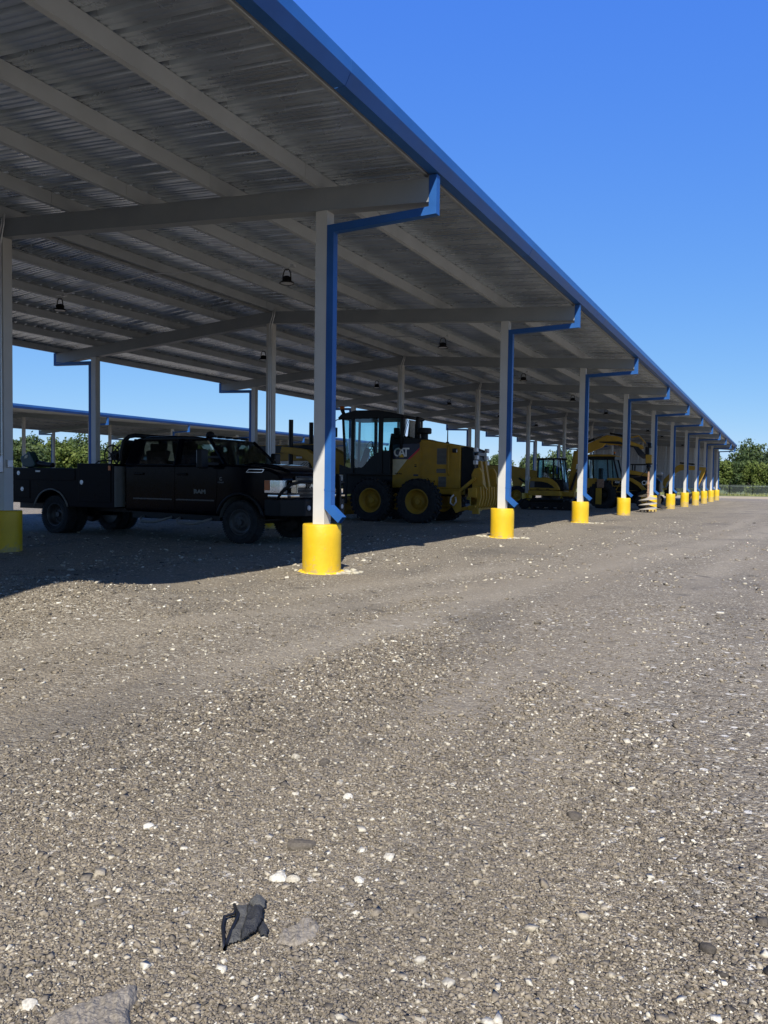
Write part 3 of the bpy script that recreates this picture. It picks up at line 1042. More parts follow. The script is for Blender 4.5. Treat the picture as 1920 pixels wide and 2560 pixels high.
def logo(parent, x, y, z, w, h):
    """three bold letters with a yellow triangle set into the middle one, facing -y"""
    for i, ch in enumerate('CAT'):
        lettering(ch, h * 1.28, 'decal_white', parent, (x + (i - 1) * w * 0.335, y, z), bold=h * 0.022, sx=0.98)
    m = MB()
    m.prism([(x - w * 0.20, z - h * 0.47), (x + w * 0.20, z - h * 0.47), (x, z - h * 0.10)], 'y', y - 0.005, y - 0.0025)
    m.build('triangle_mark', 'decal_amber', parent)
def panel(parent, name, pts, y, m, t=0.004, bevel=0.0):
    k = MB()
    k.prism(pts, 'y', y - t, y)
    return k.build(name, m, parent, bevel=bevel)

# ---------------------------------------------------------------- pickup with service body
TX, TY = -11.6, 13.2
T = thing('pickup_truck', 'black crew cab pickup with a service body parked in the shade', 'truck', (TX, TY, gz(-9.1, 12.3) - 0.012))
# cab lower body, fenders and bonnet: one shell
def loft(m, secs):
    """secs: list of (x, [(y,z)...]) with equal counts; capped"""
    n = len(secs[0][1])
    o = len(m.v)
    for x, r in secs:
        m.v += [(x, y, z) for y, z in r]
    for i in range(len(secs) - 1):
        for k in range(n):
            a, b = o + i * n + k, o + i * n + (k + 1) % n
            m.f.append((a, b, b + n, a + n))
    m.f.append(tuple(o + k for k in range(n - 1, -1, -1)))
    m.f.append(tuple(o + (len(secs) - 1) * n + k for k in range(n)))
    return m
m = MB()
prof = [(-0.46, 0.56), (-0.46, 1.50), (2.02, 1.515), (2.2, 1.525), (2.75, 1.50), (3.15, 1.44), (3.36, 1.36), (3.43, 1.25), (3.44, 0.80), (3.30, 0.70)] + [(2.48 + 0.53 * cos(radians(a)), 0.42 + 0.53 * sin(radians(a))) for a in range(24, 160, 8)] + [(1.93, 0.52)]
m.prism(prof, 'y', -0.975, 0.975)
body = m.build('body', 'truck_paint', T, bevel=0.055, seg=3)
# bonnet bulge
m = MB()
m.prism([(2.1, 1.52), (2.5, 1.565), (3.0, 1.525), (3.3, 1.42), (3.34, 1.36), (2.1, 1.36)], 'y', -0.55, 0.55)
m.build('bonnet_bulge', 'truck_paint', body, bevel=0.05, seg=3)
# greenhouse
m = MB()
m.prism([(-0.40, 1.99), (-0.33, 2.05), (-0.1, 2.085), (0.6, 2.105), (1.2, 2.085), (1.52, 2.04), (1.60, 1.99)], 'y', -0.74, 0.74)
m.build('roof', 'truck_paint', T, bevel=0.045, seg=3)
m = MB()
for s in (-1, 1):
    m.bar((2.10, s * 0.90, 1.49), (1.55, s * 0.725, 2.03), 0.055, 0.07, (0, 1, 0))
    m.bar((0.90, s * 0.935, 1.48), (0.86, s * 0.735, 2.03), 0.05, 0.13, (1, 0, 0))
    m.bar((-0.29, s * 0.935, 1.48), (-0.24, s * 0.735, 2.03), 0.05, 0.32, (1, 0, 0))
    m.bar((-0.42, s * 0.935, 1.505), (2.10, s * 0.925, 1.505), 0.03, 0.05)
m.bx(-0.46, -0.40, -0.9, 0.9, 1.45, 1.62)
m.build('pillar_frame', 'truck_paint', T, bevel=0.012)
for s in (-1, 1):
    for n_, xa, xb, xc, xd in (('front_side_window', 0.97, 1.98, 1.50, 0.93), ('rear_side_window', -0.12, 0.83, 0.79, -0.09)):
        k = MB()
        y0_, y1_ = s * 0.925, s * 0.752
        q = [(xa, y0_, 1.52), (xb, y0_, 1.52), (xc, y1_, 2.0), (xd, y1_, 2.0)]
        k.sheet(q)
        k.build('side_window', 'truck_glass', T)
k = MB(); k.sheet([(2.12, -0.88, 1.52), (2.12, 0.88, 1.52), (1.56, 0.70, 2.03), (1.56, -0.70, 2.03)]); k.build('windshield', 'truck_glass', T)
k = MB(); k.sheet([(-0.44, -0.85, 1.6), (-0.40, -0.68, 2.0), (-0.40, 0.68, 2.0), (-0.44, 0.85, 1.6)]); k.build('rear_window', 'truck_glass', T)
k = MB()
for sx in (0.25, 1.25):
    for sy in (-0.42, 0.42):
        k.bx(sx - 0.3, sx + 0.2, sy - 0.26, sy + 0.26, 0.95, 1.25)
        k.box((sx - 0.32, sy, 1.50), (0.14, 0.48, 0.62), Matrix.Rotation(-0.15, 3, 'Y'))
        k.box((sx - 0.38, sy, 1.88), (0.09, 0.24, 0.16))
seats = k.build('seats', 'seat_fabric', T, bevel=0.03)
seats['kind'] = 'stuff'
k = MB(); k.bx(1.75, 2.1, -0.85, 0.85, 1.25, 1.5); k.tube([(1.62 + 0.06 * cos(a / 16 * 2 * pi), 0.42 + 0.19 * sin(a / 16 * 2 * pi), 1.47 + 0.18 * cos(a / 16 * 2 * pi)) for a in range(16)], 0.014, 6, True)
k.build('dashboard', 'seat_fabric', T, bevel=0.01)
# doors: skins a little proud of the shell
for s in (-1, 1):
    for x0, x1 in ((-0.22, 0.88), (0.905, 1.93)):
        k = MB()
        ya, yb = s * 0.972, s * 0.984
        pts = [(x0, 0.60), (x1 - (0.05 if x1 > 1.5 else 0), 0.60), (x1, 0.95), (x1, 1.47), (x0, 1.47)]
        if x0 < 0: pts = [(x0 + 0.02, 0.62), (x1, 0.60), (x1, 1.47), (x0, 1.47), (x0, 0.9)]
        k.prism(pts, 'y', min(ya, yb), max(ya, yb))
        d_ = k.build('door', 'truck_paint', T, bevel=0.010)
        k = MB()
        k.bx(x0 + 0.06, x0 + 0.30, min(s * 0.984, s * 1.016), max(s * 0.984, s * 1.016), 1.30, 1.345)
        k.build('door_handle', 'truck_paint', d_, bevel=0.01)
        k = MB()
        k.bx(x0 + 0.02, x1 - 0.06, min(s * 0.984, s * 0.992), max(s * 0.984, s * 0.992), 0.80, 0.835)
        k.build('door_trim', 'black_gloss', d_, bevel=0.004)
lettering('RAM', 0.105, 'mesh_grey', T, (1.52, -0.990, 0.985), bold=0.006, sx=1.35)
lettering('C', 0.085, 'mesh_grey', T, (2.02, -0.980, 1.24), bold=0.004)
lettering('CUMMINS', 0.032, 'mesh_grey', T, (2.02, -0.980, 1.175), bold=0.001)
k = MB()
q = [(2.62, 1.375), (2.98, 1.375), (3.03, 1.43), (2.68, 1.43)]
for a, b in zip(q, q[1:] + q[:1]):
    k.bar((a[0], -0.980, a[1]), (b[0], -0.980, b[1]), 0.008, 0.010)
k.build('fender_badge', 'chrome', T)
# mirrors
for s in (-1, 1):
    k = MB(); k.box((1.78, s * 1.23, 1.62), (0.13, 0.23, 0.37)); mm = k.build('mirror', 'black_plastic', T, bevel=0.035, seg=3)
    k = MB(); k.bar((1.92, s * 0.93, 1.53), (1.80, s * 1.16, 1.53), 0.06, 0.05); k.bar((1.92, s * 0.93, 1.66), (1.80, s * 1.16, 1.66), 0.05, 0.04); k.build('mirror_arm', 'black_plastic', mm)
    k = MB(); k.box((1.711, s * 1.23, 1.66), (0.006, 0.17, 0.24)); k.build('mirror_glass', 'chrome', mm)
# flares
for s in (-1, 1):
    k = MB()
    pth = [(2.48 + 0.545 * cos(radians(a)), s * 0.985, 0.42 + 0.545 * sin(radians(a))) for a in range(12, 172, 8)]
    k.tube(pth, 0.035, 8)
    k.build('wheel_flare', 'black_plastic', T, smooth=True)
    k = MB()
    for a in range(100, 172, 9):
        a0, a1 = radians(a), radians(a + 9)
        k.sheet([(2.48 + 0.52 * cos(a0), s * 0.95, 0.42 + 0.52 * sin(a0)), (2.48 + 0.52 * cos(a1), s * 0.95, 0.42 + 0.52 * sin(a1)), (2.48 + 0.52 * cos(a1), s * 0.62, 0.42 + 0.52 * sin(a1)), (2.48 + 0.52 * cos(a0), s * 0.62, 0.42 + 0.52 * sin(a0))])
    k.build('fender_liner', 'mesh_grey', T)
for s in (-1, 1):
    wheel(T, 2.48, s * 0.86, 0.42, 0.27, 0.245, 'rim_dark', s, 56, 0.006, 0.25, 10)
    wheel(T, -2.40, s * 0.93, 0.42, 0.25, 0.245, 'rim_dark', s, 56, 0.006, 1.1, 10)
    wheel(T, -2.40, s * 0.63, 0.42, 0.25, 0.245, 'rim_dark', s, 56, 0.006, 0.6, 10)
# front end
k = MB(); k.bx(3.40, 3.46, -0.55, 0.55, 0.88, 1.32); gr = k.build('grille', 'black_gloss', T, bevel=0.02)
for z in (0.95, 1.03, 1.22, 1.29):
    k = MB(); k.bx(3.46, 3.475, -0.5, 0.5, z - 0.012, z + 0.012); k.build('grille_bar', 'black_plastic', gr)
for s in (-1, 1):
    k = MB(); k.bx(3.46, 3.485, min(s * 0.24, s * 0.52), max(s * 0.24, s * 0.52), 1.10, 1.17); k.bx(3.486, 3.49, min(s * 0.26, s * 0.50), max(s * 0.26, s * 0.50), 1.118, 1.152); k.build('grille_insert', 'chrome', gr, bevel=0.006)
lettering('RAM', 0.16, 'chrome', T, (3.478, 0.0, 1.135), (pi / 2, 0, pi / 2), bold=0.006, sx=1.2)
for s in (-1, 1):
    k = MB()
    k.prism([(3.04, s * 0.990), (3.38, s * 0.992), (3.465, s * 0.915), (3.475, s * 0.56), (3.36, s * 0.56), (3.30, s * 0.90), (3.04, s * 0.93)], 'z', 0.985, 1.235)
    hl = k.build('headlight', 'chrome', T, bevel=0.012)
    k = MB()
    for yy in (0.66, 0.80):
        k.lathe([(0.075, 0.0), (0.07, 0.02), (0.035, 0.03)], (3.476, s * yy, 1.14), 'x', 16)
    k.build('reflector', 'lamp_lens', hl)
    k = MB(); k.bx(3.474, 3.488, min(s * 0.565, s * 0.915), max(s * 0.565, s * 0.915), 1.0, 1.05); k.build('lamp_strip', 'lamp_lens', hl)
    k = MB(); k.prism([(3.05, s * 0.988), (3.17, s * 0.988), (3.17, s * 0.999), (3.05, s * 0.999)], 'z', 1.04, 1.225); k.build('side_marker', 'amber_lens', hl)
    k = MB(); k.prism([(3.18, s * 1.002), (3.40, s * 1.002), (3.505, s * 0.925), (3.512, s * 0.56), (3.508, s * 0.56), (3.50, s * 0.922), (3.397, s * 0.998), (3.18, s * 0.998)], 'z', 0.995, 1.23); k.build('lamp_cover', 'lamp_glass', hl)
    k = MB(); k.prism([(3.12, s * 0.996), (3.40, s * 1.0), (3.51, s * 0.93), (3.51, s * 0.50), (3.46, s * 0.50), (3.44, s * 0.90), (3.12, s * 0.965)], 'z', 0.905, 0.965); k.build('chrome_strip', 'chrome', hl, bevel=0.01)
k = MB()
k.prism([(3.05, -1.0), (3.40, -1.0), (3.78, -0.72), (3.80, 0.72), (3.40, 1.0), (3.05, 1.0), (3.05, 0.9), (3.3, 0.85), (3.3, -0.85), (3.05, -0.9)], 'z', 0.56, 0.88)
bp = k.build('bumper', 'black_plastic', T, bevel=0.02)
k = MB(); k.bx(3.45, 3.79, -0.34, 0.34, 0.45, 0.56); k.build('bumper_skid', 'black_plastic', bp, bevel=0.02)
for s in (-1, 1):
    for yy in (0.86, 0.62):
        k = MB()
        p_ = Vector((3.40 + 0.38 * (1 - (yy - 0.72) / 0.28) if yy > 0.72 else 3.786, s * yy, 0.72))
        k.lathe([(0.05, 0.0), (0.045, 0.02), (0.02, 0.022)], p_ + Vector((-0.11 if yy > 0.72 else 0.0, 0, 0)), 'x', 14)
        k.build('fog_lamp', 'lamp_lens', bp)
k = MB()
for s in (-1, 1):
    k.tube([(3.32, s * 0.97, 0.86), (3.42, s * 0.99, 1.0), (3.60, s * 0.94, 1.16), (3.72, s * 0.80, 1.205), (3.80, s * 0.55, 1.205), (3.82, s * 0.42, 1.20)], 0.032, 10)
gd = k.build('brush_guard', 'black_plastic', T, smooth=True)
for s in (-1, 1):
    k = MB(); k.prism([(3.74, 0.62), (3.88, 0.62), (3.90, 1.0), (3.88, 1.32), (3.80, 1.38), (3.76, 1.32), (3.80, 1.0)], 'y', s * 0.40 - 0.03, s * 0.40 + 0.03); k.build('guard_upright', 'black_plastic', gd, bevel=0.012)
k = MB(); k.bx(3.802, 3.812, -0.30, 0.0, 0.58, 0.73); pl = k.build('license_plate', 'decal_white', T)
# steps
for x0, x1 in ((0.0, 0.75), (0.95, 1.75)):
    k = MB()
    y_ = -1.02
    k.tube([(x0, -0.85, 0.47), (x0 + 0.02, y_, 0.42), (x0 + 0.08, y_ - 0.03, 0.36), (x1 - 0.3, y_ - 0.03, 0.36), (x1 - 0.05, y_, 0.43), (x1, -0.85, 0.47)], 0.026, 8)
    k.build('side_step', 'mesh_grey', T, smooth=True)
k = MB(); k.bx(-0.3, 1.95, -0.9, -0.82, 0.42, 0.56); k.bx(-0.3, 1.95, 0.82, 0.9, 0.42, 0.56); k.build('sill', 'black_plastic', T)
k = MB()
for s in (-1, 1):
    k.bx(-4.2, 3.2, s * 0.42 - 0.05, s * 0.42 + 0.05, 0.5, 0.66)
k.cyl((-2.4, -0.7, 0.42), (-2.4, 0.7, 0.42), 0.07); k.cyl((2.48, -0.7, 0.42), (2.48, 0.7, 0.42), 0.06)
k.lathe([(0.18, -0.1), (0.2, 0), (0.18, 0.1)], (-2.4, 0, 0.42), 'y', 16)
k.build('chassis', 'cat_black', T)
# roof marker lamps
for i, y_ in enumerate((-0.52, -0.26, 0, 0.26, 0.52)):
    k = MB(); k.box((1.46, y_, 2.085), (0.14, 0.10, 0.045)); k.build('roof_marker', 'black_plastic', T, bevel=0.018)
k = MB(); k.lathe([(0.085, 0.0), (0.09, 0.05), (0.07, 0.10), (0.02, 0.125)], (1.30, -0.40, 2.075), 'z', 16); k.build('roof_beacon', 'black_plastic', T, smooth=True)
# service body
SBY = -1.14
m = MB()
side = [(-4.35, 0.66), (-4.35, 1.425), (-1.62, 1.425), (-1.62, 1.525), (-0.62, 1.525), (-0.58, 1.48), (-0.58, 0.60), (-1.86, 0.60)] + [(-2.40 + 0.52 * cos(radians(a)), 0.44 + 0.52 * sin(radians(a))) for a in range(20, 164, 9)] + [(-2.95, 0.66)]
m.prism(side, 'y', SBY, SBY + 0.45)
sb = m.build('service_body', 'truck_box', T, bevel=0.012)
m = MB(); m.prism(side, 'y', 0.69, 1.14); m.build('far_cabinet', 'truck_box', T, bevel=0.012)
m = MB(); m.bx(-4.35, -0.58, -0.69, 0.69, 0.70, 0.76); m.bx(-0.62, -0.58, -0.69, 0.69, 0.76, 1.45); m.bx(-4.35, -4.31, -0.69, 0.69, 0.76, 1.25); m.build('load_bed', 'truck_box', T)
m = MB(); m.bx(-0.575, -0.555, SBY + 0.01, SBY + 0.44, 0.63, 1.47); m.build('cabinet_front', 'mesh_grey', T)  # cabinet's front face coloured paler than its sides, for the light it catches
for x0, x1, z0, z1 in ((-1.58, -0.66, 0.72, 1.48), (-3.52, -3.05, 0.76, 1.16), (-4.30, -3.58, 0.74, 1.36), (-3.50, -1.68, 1.16, 1.40)):
    k = MB(); k.bx(x0, x1, SBY - 0.012, SBY - 0.001, z0, z1); cd = k.build('cabinet_door', 'truck_box', T, bevel=0.006)
    k = MB(); xc, zc = (x0 + 0.10, (z0 + z1) / 2 + 0.03) if x1 - x0 > 0.6 else ((x0 + x1) / 2, (z0 + z1) / 2)
    k.lathe([(0.048, -0.004), (0.044, 0.0), (0.01, 0.001)], (xc, SBY - 0.012, zc), 'y', 16); k.prism([(xc - 0.028, zc - 0.008), (xc - 0.02, zc - 0.02), (xc, zc - 0.028), (xc + 0.02, zc - 0.02), (xc + 0.028, zc - 0.008), (xc, zc - 0.014)], 'y', SBY - 0.026, SBY - 0.017)
    k.build('latch', 'galv_steel', cd)
k = MB(); k.bx(-2.86, -2.72, SBY - 0.018, SBY - 0.0125, 1.335, 1.37); k.build('tag_plate', 'decal_white', T)
k = MB(); k.bx(-0.72, -0.66, SBY - 0.019, SBY - 0.0135, 1.385, 1.475); k.build('orange_reflector', 'orange_marker', T)
k = MB(); k.bx(-4.35, -0.58, SBY - 0.02, SBY - 0.001, 0.605, 0.635); k.build('skirt_rail', 'mesh_grey', T) if False else None
k = MB(); k.tube([(-2.40 + 0.53 * cos(radians(a)), SBY - 0.01, 0.44 + 0.53 * sin(radians(a))) for a in range(18, 166, 8)], 0.018, 8); k.build('arch_trim', 'mesh_grey', T, smooth=True)
# rack behind the cab
k = MB()
for y_ in (-0.80, 0.80):
    k.tube([(-0.66, y_, 1.42), (-0.72, y_, 1.75), (-0.66, y_ * 0.97, 2.0), (-0.58, y_ * 0.9, 2.10), (-0.50, y_ * 0.78, 2.125)], 0.045, 8)
k.tube([(-0.50, -0.63, 2.125), (-0.50, 0.63, 2.125)], 0.045, 8)
rk = k.build('headache_rack', 'black_plastic', T, smooth=True)
k = MB(); k.box((-0.66, 0, 1.78), (0.03, 1.55, 0.50)); k.build('rack_plate', 'black_plastic', rk)
k = MB()
rc = Vector((-1.02, -0.62, 1.70))
for dy in (-0.13, 0.13):
    k.tube([rc + Vector((0.22 * cos(a / 20 * 2 * pi), dy, 0.22 * sin(a / 20 * 2 * pi))) for a in range(20)], 0.016, 6, True)
    for a in range(3):
        q = Vector((0.22 * cos(a * pi / 3 + 0.4), 0, 0.22 * sin(a * pi / 3 + 0.4)))
        k.bar(rc + q + Vector((0, dy, 0)), rc - q + Vector((0, dy, 0)), 0.02, 0.025, (0, 1, 0))
k.cyl(rc + Vector((0, -0.13, 0)), rc + Vector((0, 0.13, 0)), 0.06)
hr = k.build('hose_reel', 'black_plastic', T)
k = MB()
k.tube([rc + Vector(((0.09 + 0.0 * t) * cos(t * 0.55), -0.11 + 0.22 * abs(((t / 23) % 2) - 1), 0.09 * sin(t * 0.55))) for t in range(0, 70)], 0.018, 6)
k.build('hose', 'hose_rubber', hr, smooth=True)
k = MB(); k.tube([(-1.55, -0.75, 1.50), (-1.45, -0.72, 1.58), (-1.3, -0.68, 1.60), (-1.15, -0.63, 1.59)], 0.016, 6); k.build('hose_tail', 'hose_rubber', T, smooth=True)
k = MB(); k.bx(-1.35, -0.75, -0.85, -0.35, 1.42, 1.50); k.build('reel_base', 'black_plastic', T)

# leaf blower resting on the side cabinet
B = thing('leaf_blower', 'dark green leaf blower lying on the side rail of the pickup bed', 'leaf blower', (TX - 3.22, TY - 0.95, T.location.z + 1.427))
k = MB()
k.prism([(-0.20, 0.03), (-0.28, 0.20), (-0.265, 0.255), (-0.18, 0.27), (-0.02, 0.36), (0.03, 0.355), (0.075, 0.28), (0.16, 0.16), (0.20, 0.10), (0.17, 0.02), (-0.05, 0.0)], 'y', -0.085, 0.085)
k2 = MB()
b_ = k.build('housing', 'tool_green', B, bevel=0.03, seg=3)
k = MB(); k.prism([(-0.13, 0.205), (-0.115, 0.255), (-0.05, 0.285), (-0.02, 0.27), (-0.05, 0.215)], 'y', -0.092, 0.092); k.build('handle_opening', 'decal_cream', B)
k = MB(); k.tube([(0.14, 0, 0.11), (0.30, 0, 0.085), (0.62, 0, 0.062), (0.66, 0, 0.062)], [0.065, 0.062, 0.052, 0.056], 12); k.build('nozzle', 'black_plastic', B, smooth=True)
k = MB(); k.tube([(-0.26, 0, 0.14), (-0.33, 0, 0.15), (-0.34, 0, 0.12)], 0.012, 6); k.build('switch_lever', 'black_plastic', B)

# ---------------------------------------------------------------- motor grader
GX, GY = -10.15, 22.2
G = thing('motor_grader', 'yellow motor grader with black cab and rear ripper behind the pickup', 'grader', (GX, GY, gz(GX, 21.2) - 0.01))
for x in (-0.76, 0.77):
    for s in (-1, 1):
        wheel(G, x, s * 1.0, 0.645, 0.42, 0.36, 'cat_yellow', s, 30, 0.035, 0.9, 12)
for s in (-1, 1):
    wheel(G, -6.0, s * 0.95, 0.645, 0.40, 0.36, 'cat_yellow', s, 30, 0.035, 0.9, 12)
    k = MB(); k.prism([(-1.15, 0.5), (-1.0, 0.86), (1.0, 0.86), (1.15, 0.5), (1.0, 0.44), (-1.0, 0.44)], 'y', min(s * 0.60, s * 0.76), max(s * 0.60, s * 0.76)); k.build('tandem_case', 'cat_yellow', G, bevel=0.02)
HY = -0.60
hood = [(-0.31, 1.03), (-0.31, 2.40), (0.66, 2.47), (0.72, 2.48), (1.85, 2.29), (1.89, 2.25), (1.89, 1.03)]
k = MB(); k.prism(hood, 'y', HY, -HY); hd = k.build('engine_hood', 'cat_yellow', G, bevel=0.03, seg=3)
k = MB(); k.prism([(-0.36, 2.33), (-0.30, 2.52), (0.50, 2.53), (0.66, 2.49), (0.60, 2.36)], 'y', HY - 0.012, -HY + 0.012); k.build('engine_cowl', 'cat_black', G, bevel=0.02)
panel(G, 'navy_panel', [(-0.29, 1.895), (0.22, 1.895), (0.60, 2.23), (0.60, 2.36), (-0.29, 2.36)], HY - 0.002, 'decal_navy')
panel(G, 'red_stripe', [(0.20, 1.885), (0.27, 1.885), (0.60, 2.17), (0.60, 2.245)], HY - 0.002, 'decal_red', 0.005)
panel(G, 'cream_stripe', [(-0.29, 1.42), (-0.20, 1.42), (0.19, 1.885), (-0.29, 1.885)], HY - 0.002, 'decal_cream')
logo(G, 0.005, HY - 0.009, 2.085, 0.43, 0.29)
lettering('VHP Plus', 0.065, 'cat_black', G, (-0.10, HY - 0.008, 1.455), bold=0.002)
k = MB(); k.bx(0.40, 0.56, HY - 0.008, HY - 0.002, 1.39, 1.44); k.build('warning_decal', 'decal_navy', G)
k = MB(); k.bx(0.43, 0.50, HY - 0.008, HY - 0.002, 1.66, 1.70); k.bx(0.43, 0.50, HY - 0.008, HY - 0.002, 1.72, 1.74); k.build('latch_decal', 'cat_black', G)
lettering('3', 0.18, 'cat_black', G, (0.88, HY - 0.014, 1.25), bold=0.004)
lettering('4', 0.09, 'cat_black', G, (1.08, HY - 0.014, 1.235), bold=0.003)
for nm, x0, x1, z0, z1 in (('side_door', 0.745, 1.49, 1.45, 2.30), ('service_panel', 0.715, 1.165, 1.06, 1.42), ('front_panel', -0.28, 0.58, 1.36, 1.375)):
    k = MB(); k.bx(x0, x1, HY - 0.010, HY - 0.001, z0, z1); k.build(nm, 'cat_yellow', G, bevel=0.004)
for x0, x1, z0, z1 in ((1.16, 1.46, 1.74, 2.21), (1.15, 1.44, 1.49, 1.61), (1.215, 1.46, 1.08, 1.38)):
    k = MB(); k.bx(x0, x1, HY - 0.018, HY - 0.011, z0, z1); g_ = k.build('vent_screen', 'mesh_grey', G)
    n_ = int((z1 - z0) / 0.035)
    k = MB()
    for i in range(n_):
        zc = z0 + (i + 0.5) * (z1 - z0) / n_
        k.bx(x0 + 0.01, x1 - 0.01, HY - 0.022, HY - 0.018, zc - 0.006, zc + 0.006)
    v_ = k.build('vent_slat', 'cat_black', g_); v_['kind'] = 'stuff'
k = MB(); k.tube([(1.53, HY - 0.01, 1.42), (1.53, HY - 0.06, 1.50), (1.53, HY - 0.06, 2.22), (1.53, HY - 0.01, 2.30)], 0.018, 8); k.build('grab_rail', 'cat_yellow', G, smooth=True)
k = MB(); k.bx(0.60, 0.645, HY - 0.02, HY - 0.001, 1.05, 2.40); k.build('seam_rail', 'cat_yellow', G, bevel=0.006)
k = MB(); k.bx(1.60, 1.76, HY - 0.008, HY - 0.001, 1.20, 2.14); k.build('rear_panel', 'cat_yellow', G, bevel=0.003)
k = MB(); k.box((1.74, HY - 0.07, 2.14), (0.12, 0.10, 0.12)); wl = k.build('work_lamp', 'cat_black', G, bevel=0.01)
k = MB(); k.lathe([(0.045, 0.0), (0.04, 0.006), (0.0, 0.008)], (1.801, HY - 0.07, 2.13), 'x', 14, caps=False); k.build('lamp_face', 'lamp_lens', wl)
# radiator end
k = MB(); k.prism([(1.90, 1.05), (1.90, 2.24), (2.02, 2.26), (2.26, 2.18), (2.34, 1.60), (2.20, 1.08)], 'y', -0.57, 0.57); rd = k.build('radiator_guard', 'cat_black', G, bevel=0.03)
for y_, z_ in ((-0.48, 2.17), (0.48, 2.17), (-0.42, 1.95), (0.42, 1.95), (-0.50, 1.80), (0.50, 1.80)):
    k = MB(); k.box((2.325, y_, z_), (0.10, 0.17, 0.12)); k.build('tail_lamp', 'lamp_lens', rd, bevel=0.012)
k = MB(); k.box((2.33, 0, 2.05), (0.06, 0.75, 0.10)); k.build('lamp_rail', 'grey_body', rd, bevel=0.01)
k = MB(); k.prism([(-0.16, 1.42), (0.16, 1.42), (0.16, 1.66), (0.0, 1.80), (-0.16, 1.66)], 'x', 2.345, 2.36); k.build('rear_shield', 'grey_body', rd)
lettering('CAT', 0.13, 'decal_white', G, (2.364, 0, 1.53), (pi / 2, 0, pi / 2), bold=0.006)
# exhaust, air cleaner, antenna
k = MB(); k.cyl((0.30, -0.12, 2.50), (0.30, -0.12, 2.98), 0.085, n=18); k.tube([(0.30, -0.12, 2.98), (0.31, -0.12, 3.08), (0.34, -0.12, 3.19)], 0.075, 14); k.build('exhaust_stack', 'black_plastic', G, smooth=False)
k = MB(); k.lathe([(0.11, 2.48), (0.11, 2.66), (0.20, 2.67), (0.215, 2.70), (0.215, 2.81), (0.19, 2.845), (0.05, 2.85)], (0.56, -0.18, 0), 'z', 24); k.build('air_precleaner', 'black_plastic', G, smooth=False, bevel=0.008)
k = MB(); k.cyl((1.32, -0.2, 2.38), (1.32, -0.2, 2.84), 0.02, 0.014, 8); k.cyl((1.32, -0.2, 2.36), (1.32, -0.2, 2.42), 0.05, n=10); k.build('antenna', 'black_plastic', G)
k = MB(); k.tube([(-0.2, -0.35, 2.53), (-0.12, -0.35, 2.60), (0.02, -0.33, 2.56), (0.1, -0.3, 2.60)], 0.025, 6); k.bx(-0.05, 0.18, -0.45, -0.2, 2.52, 2.58); k.build('cowl_hose', 'black_plastic', G)
# cab
k = MB()
k.prism([(-2.12, 3.17), (-2.0, 3.28), (-1.5, 3.385), (-0.7, 3.37), (0.10, 3.22), (0.16, 3.16), (0.1, 3.12), (-2.1, 3.12)], 'y', -0.80, 0.80)
k.build('cab_roof', 'cat_black', G, bevel=0.03)
k = MB()
for s in (-1, 1):
    k.bar((-1.58, s * 0.79, 1.45), (-1.58, s * 0.77, 3.15), 0.07, 0.10, (1, 0, 0))
    k.bar((-0.62, s * 0.79, 1.45), (-0.62, s * 0.77, 3.15), 0.07, 0.14, (1, 0, 0))
    k.bar((-2.02, s * 0.42, 1.45), (-2.06, s * 0.55, 3.15), 0.06, 0.07, (1, 0, 0))
    k.bar((-0.02, s * 0.60, 2.2), (0.06, s * 0.70, 3.15), 0.06, 0.08, (1, 0, 0))
k.build('cab_frame', 'cat_black', G, bevel=0.01)
k = MB()
k.prism([(-2.05, 1.42), (-0.30, 1.42), (-0.30, 2.14), (-0.62, 2.14), (-0.95, 1.95), (-1.22, 1.64), (-1.62, 1.60), (-2.05, 1.72)], 'y', -0.785, -0.745)
k.prism([(-2.05, 1.42), (-0.30, 1.42), (-0.30, 2.14), (-0.62, 2.14), (-0.95, 1.95), (-1.22, 1.64), (-1.62, 1.60), (-2.05, 1.72)], 'y', 0.745, 0.785)
k.bx(-2.05, -0.30, -0.745, 0.745, 1.42, 1.50)
k.bx(-0.38, -0.32, -0.74, 0.74, 1.5, 2.15)
k.build('cab_base', 'cat_black', G)
for s in (-1, 1):
    k = MB()
    y_ = s * 0.775
    k.sheet([(-1.53, y_, 1.62), (-1.24, y_, 1.64), (-0.95, y_, 1.95), (-0.69, y_, 2.12), (-0.69, y_, 3.12), (-1.53, y_, 3.12)])
    k.build('door_glass', 'cab_glass', G)
    k = MB(); k.sheet([(-0.55, y_, 2.14), (-0.05, s * 0.66, 2.16), (0.02, s * 0.72, 3.12), (-0.55, y_, 3.12)]); k.build('rear_side_glass', 'cab_glass', G)
    k = MB(); k.sheet([(-1.63, y_, 1.6), (-1.63, s * 0.77, 3.12), (-2.04, s * 0.56, 3.12), (-2.02, s * 0.46, 1.6)]); k.build('front_side_glass', 'cab_glass', G)
k = MB(); k.sheet([(-2.03, -0.42, 1.55), (-2.03, 0.42, 1.55), (-2.06, 0.53, 3.12), (-2.06, -0.53, 3.12)]); k.build('windscreen', 'cab_glass', G)
k = MB(); k.sheet([(0.0, -0.60, 2.18), (0.05, -0.68, 3.12), (0.05, 0.68, 3.12), (0.0, 0.60, 2.18)]); k.build('rear_glass', 'cab_glass', G)
k = MB(); k.bx(0.055, 0.065, -0.15, 0.66, 2.55, 3.10); k.build('sun_blind', 'tan_panel', G)
k = MB(); k.bx(-1.05, -0.55, -0.28, 0.28, 1.85, 2.0); k.box((-0.52, 0, 2.32), (0.14, 0.54, 0.75), Matrix.Rotation(0.12, 3, 'Y')); k.box((-0.46, 0, 2.78), (0.10, 0.28, 0.2)); k.bx(-1.0, -0.6, -0.2, 0.2, 1.5, 1.86); k.build('operator_seat', 'seat_fabric', G, bevel=0.03)
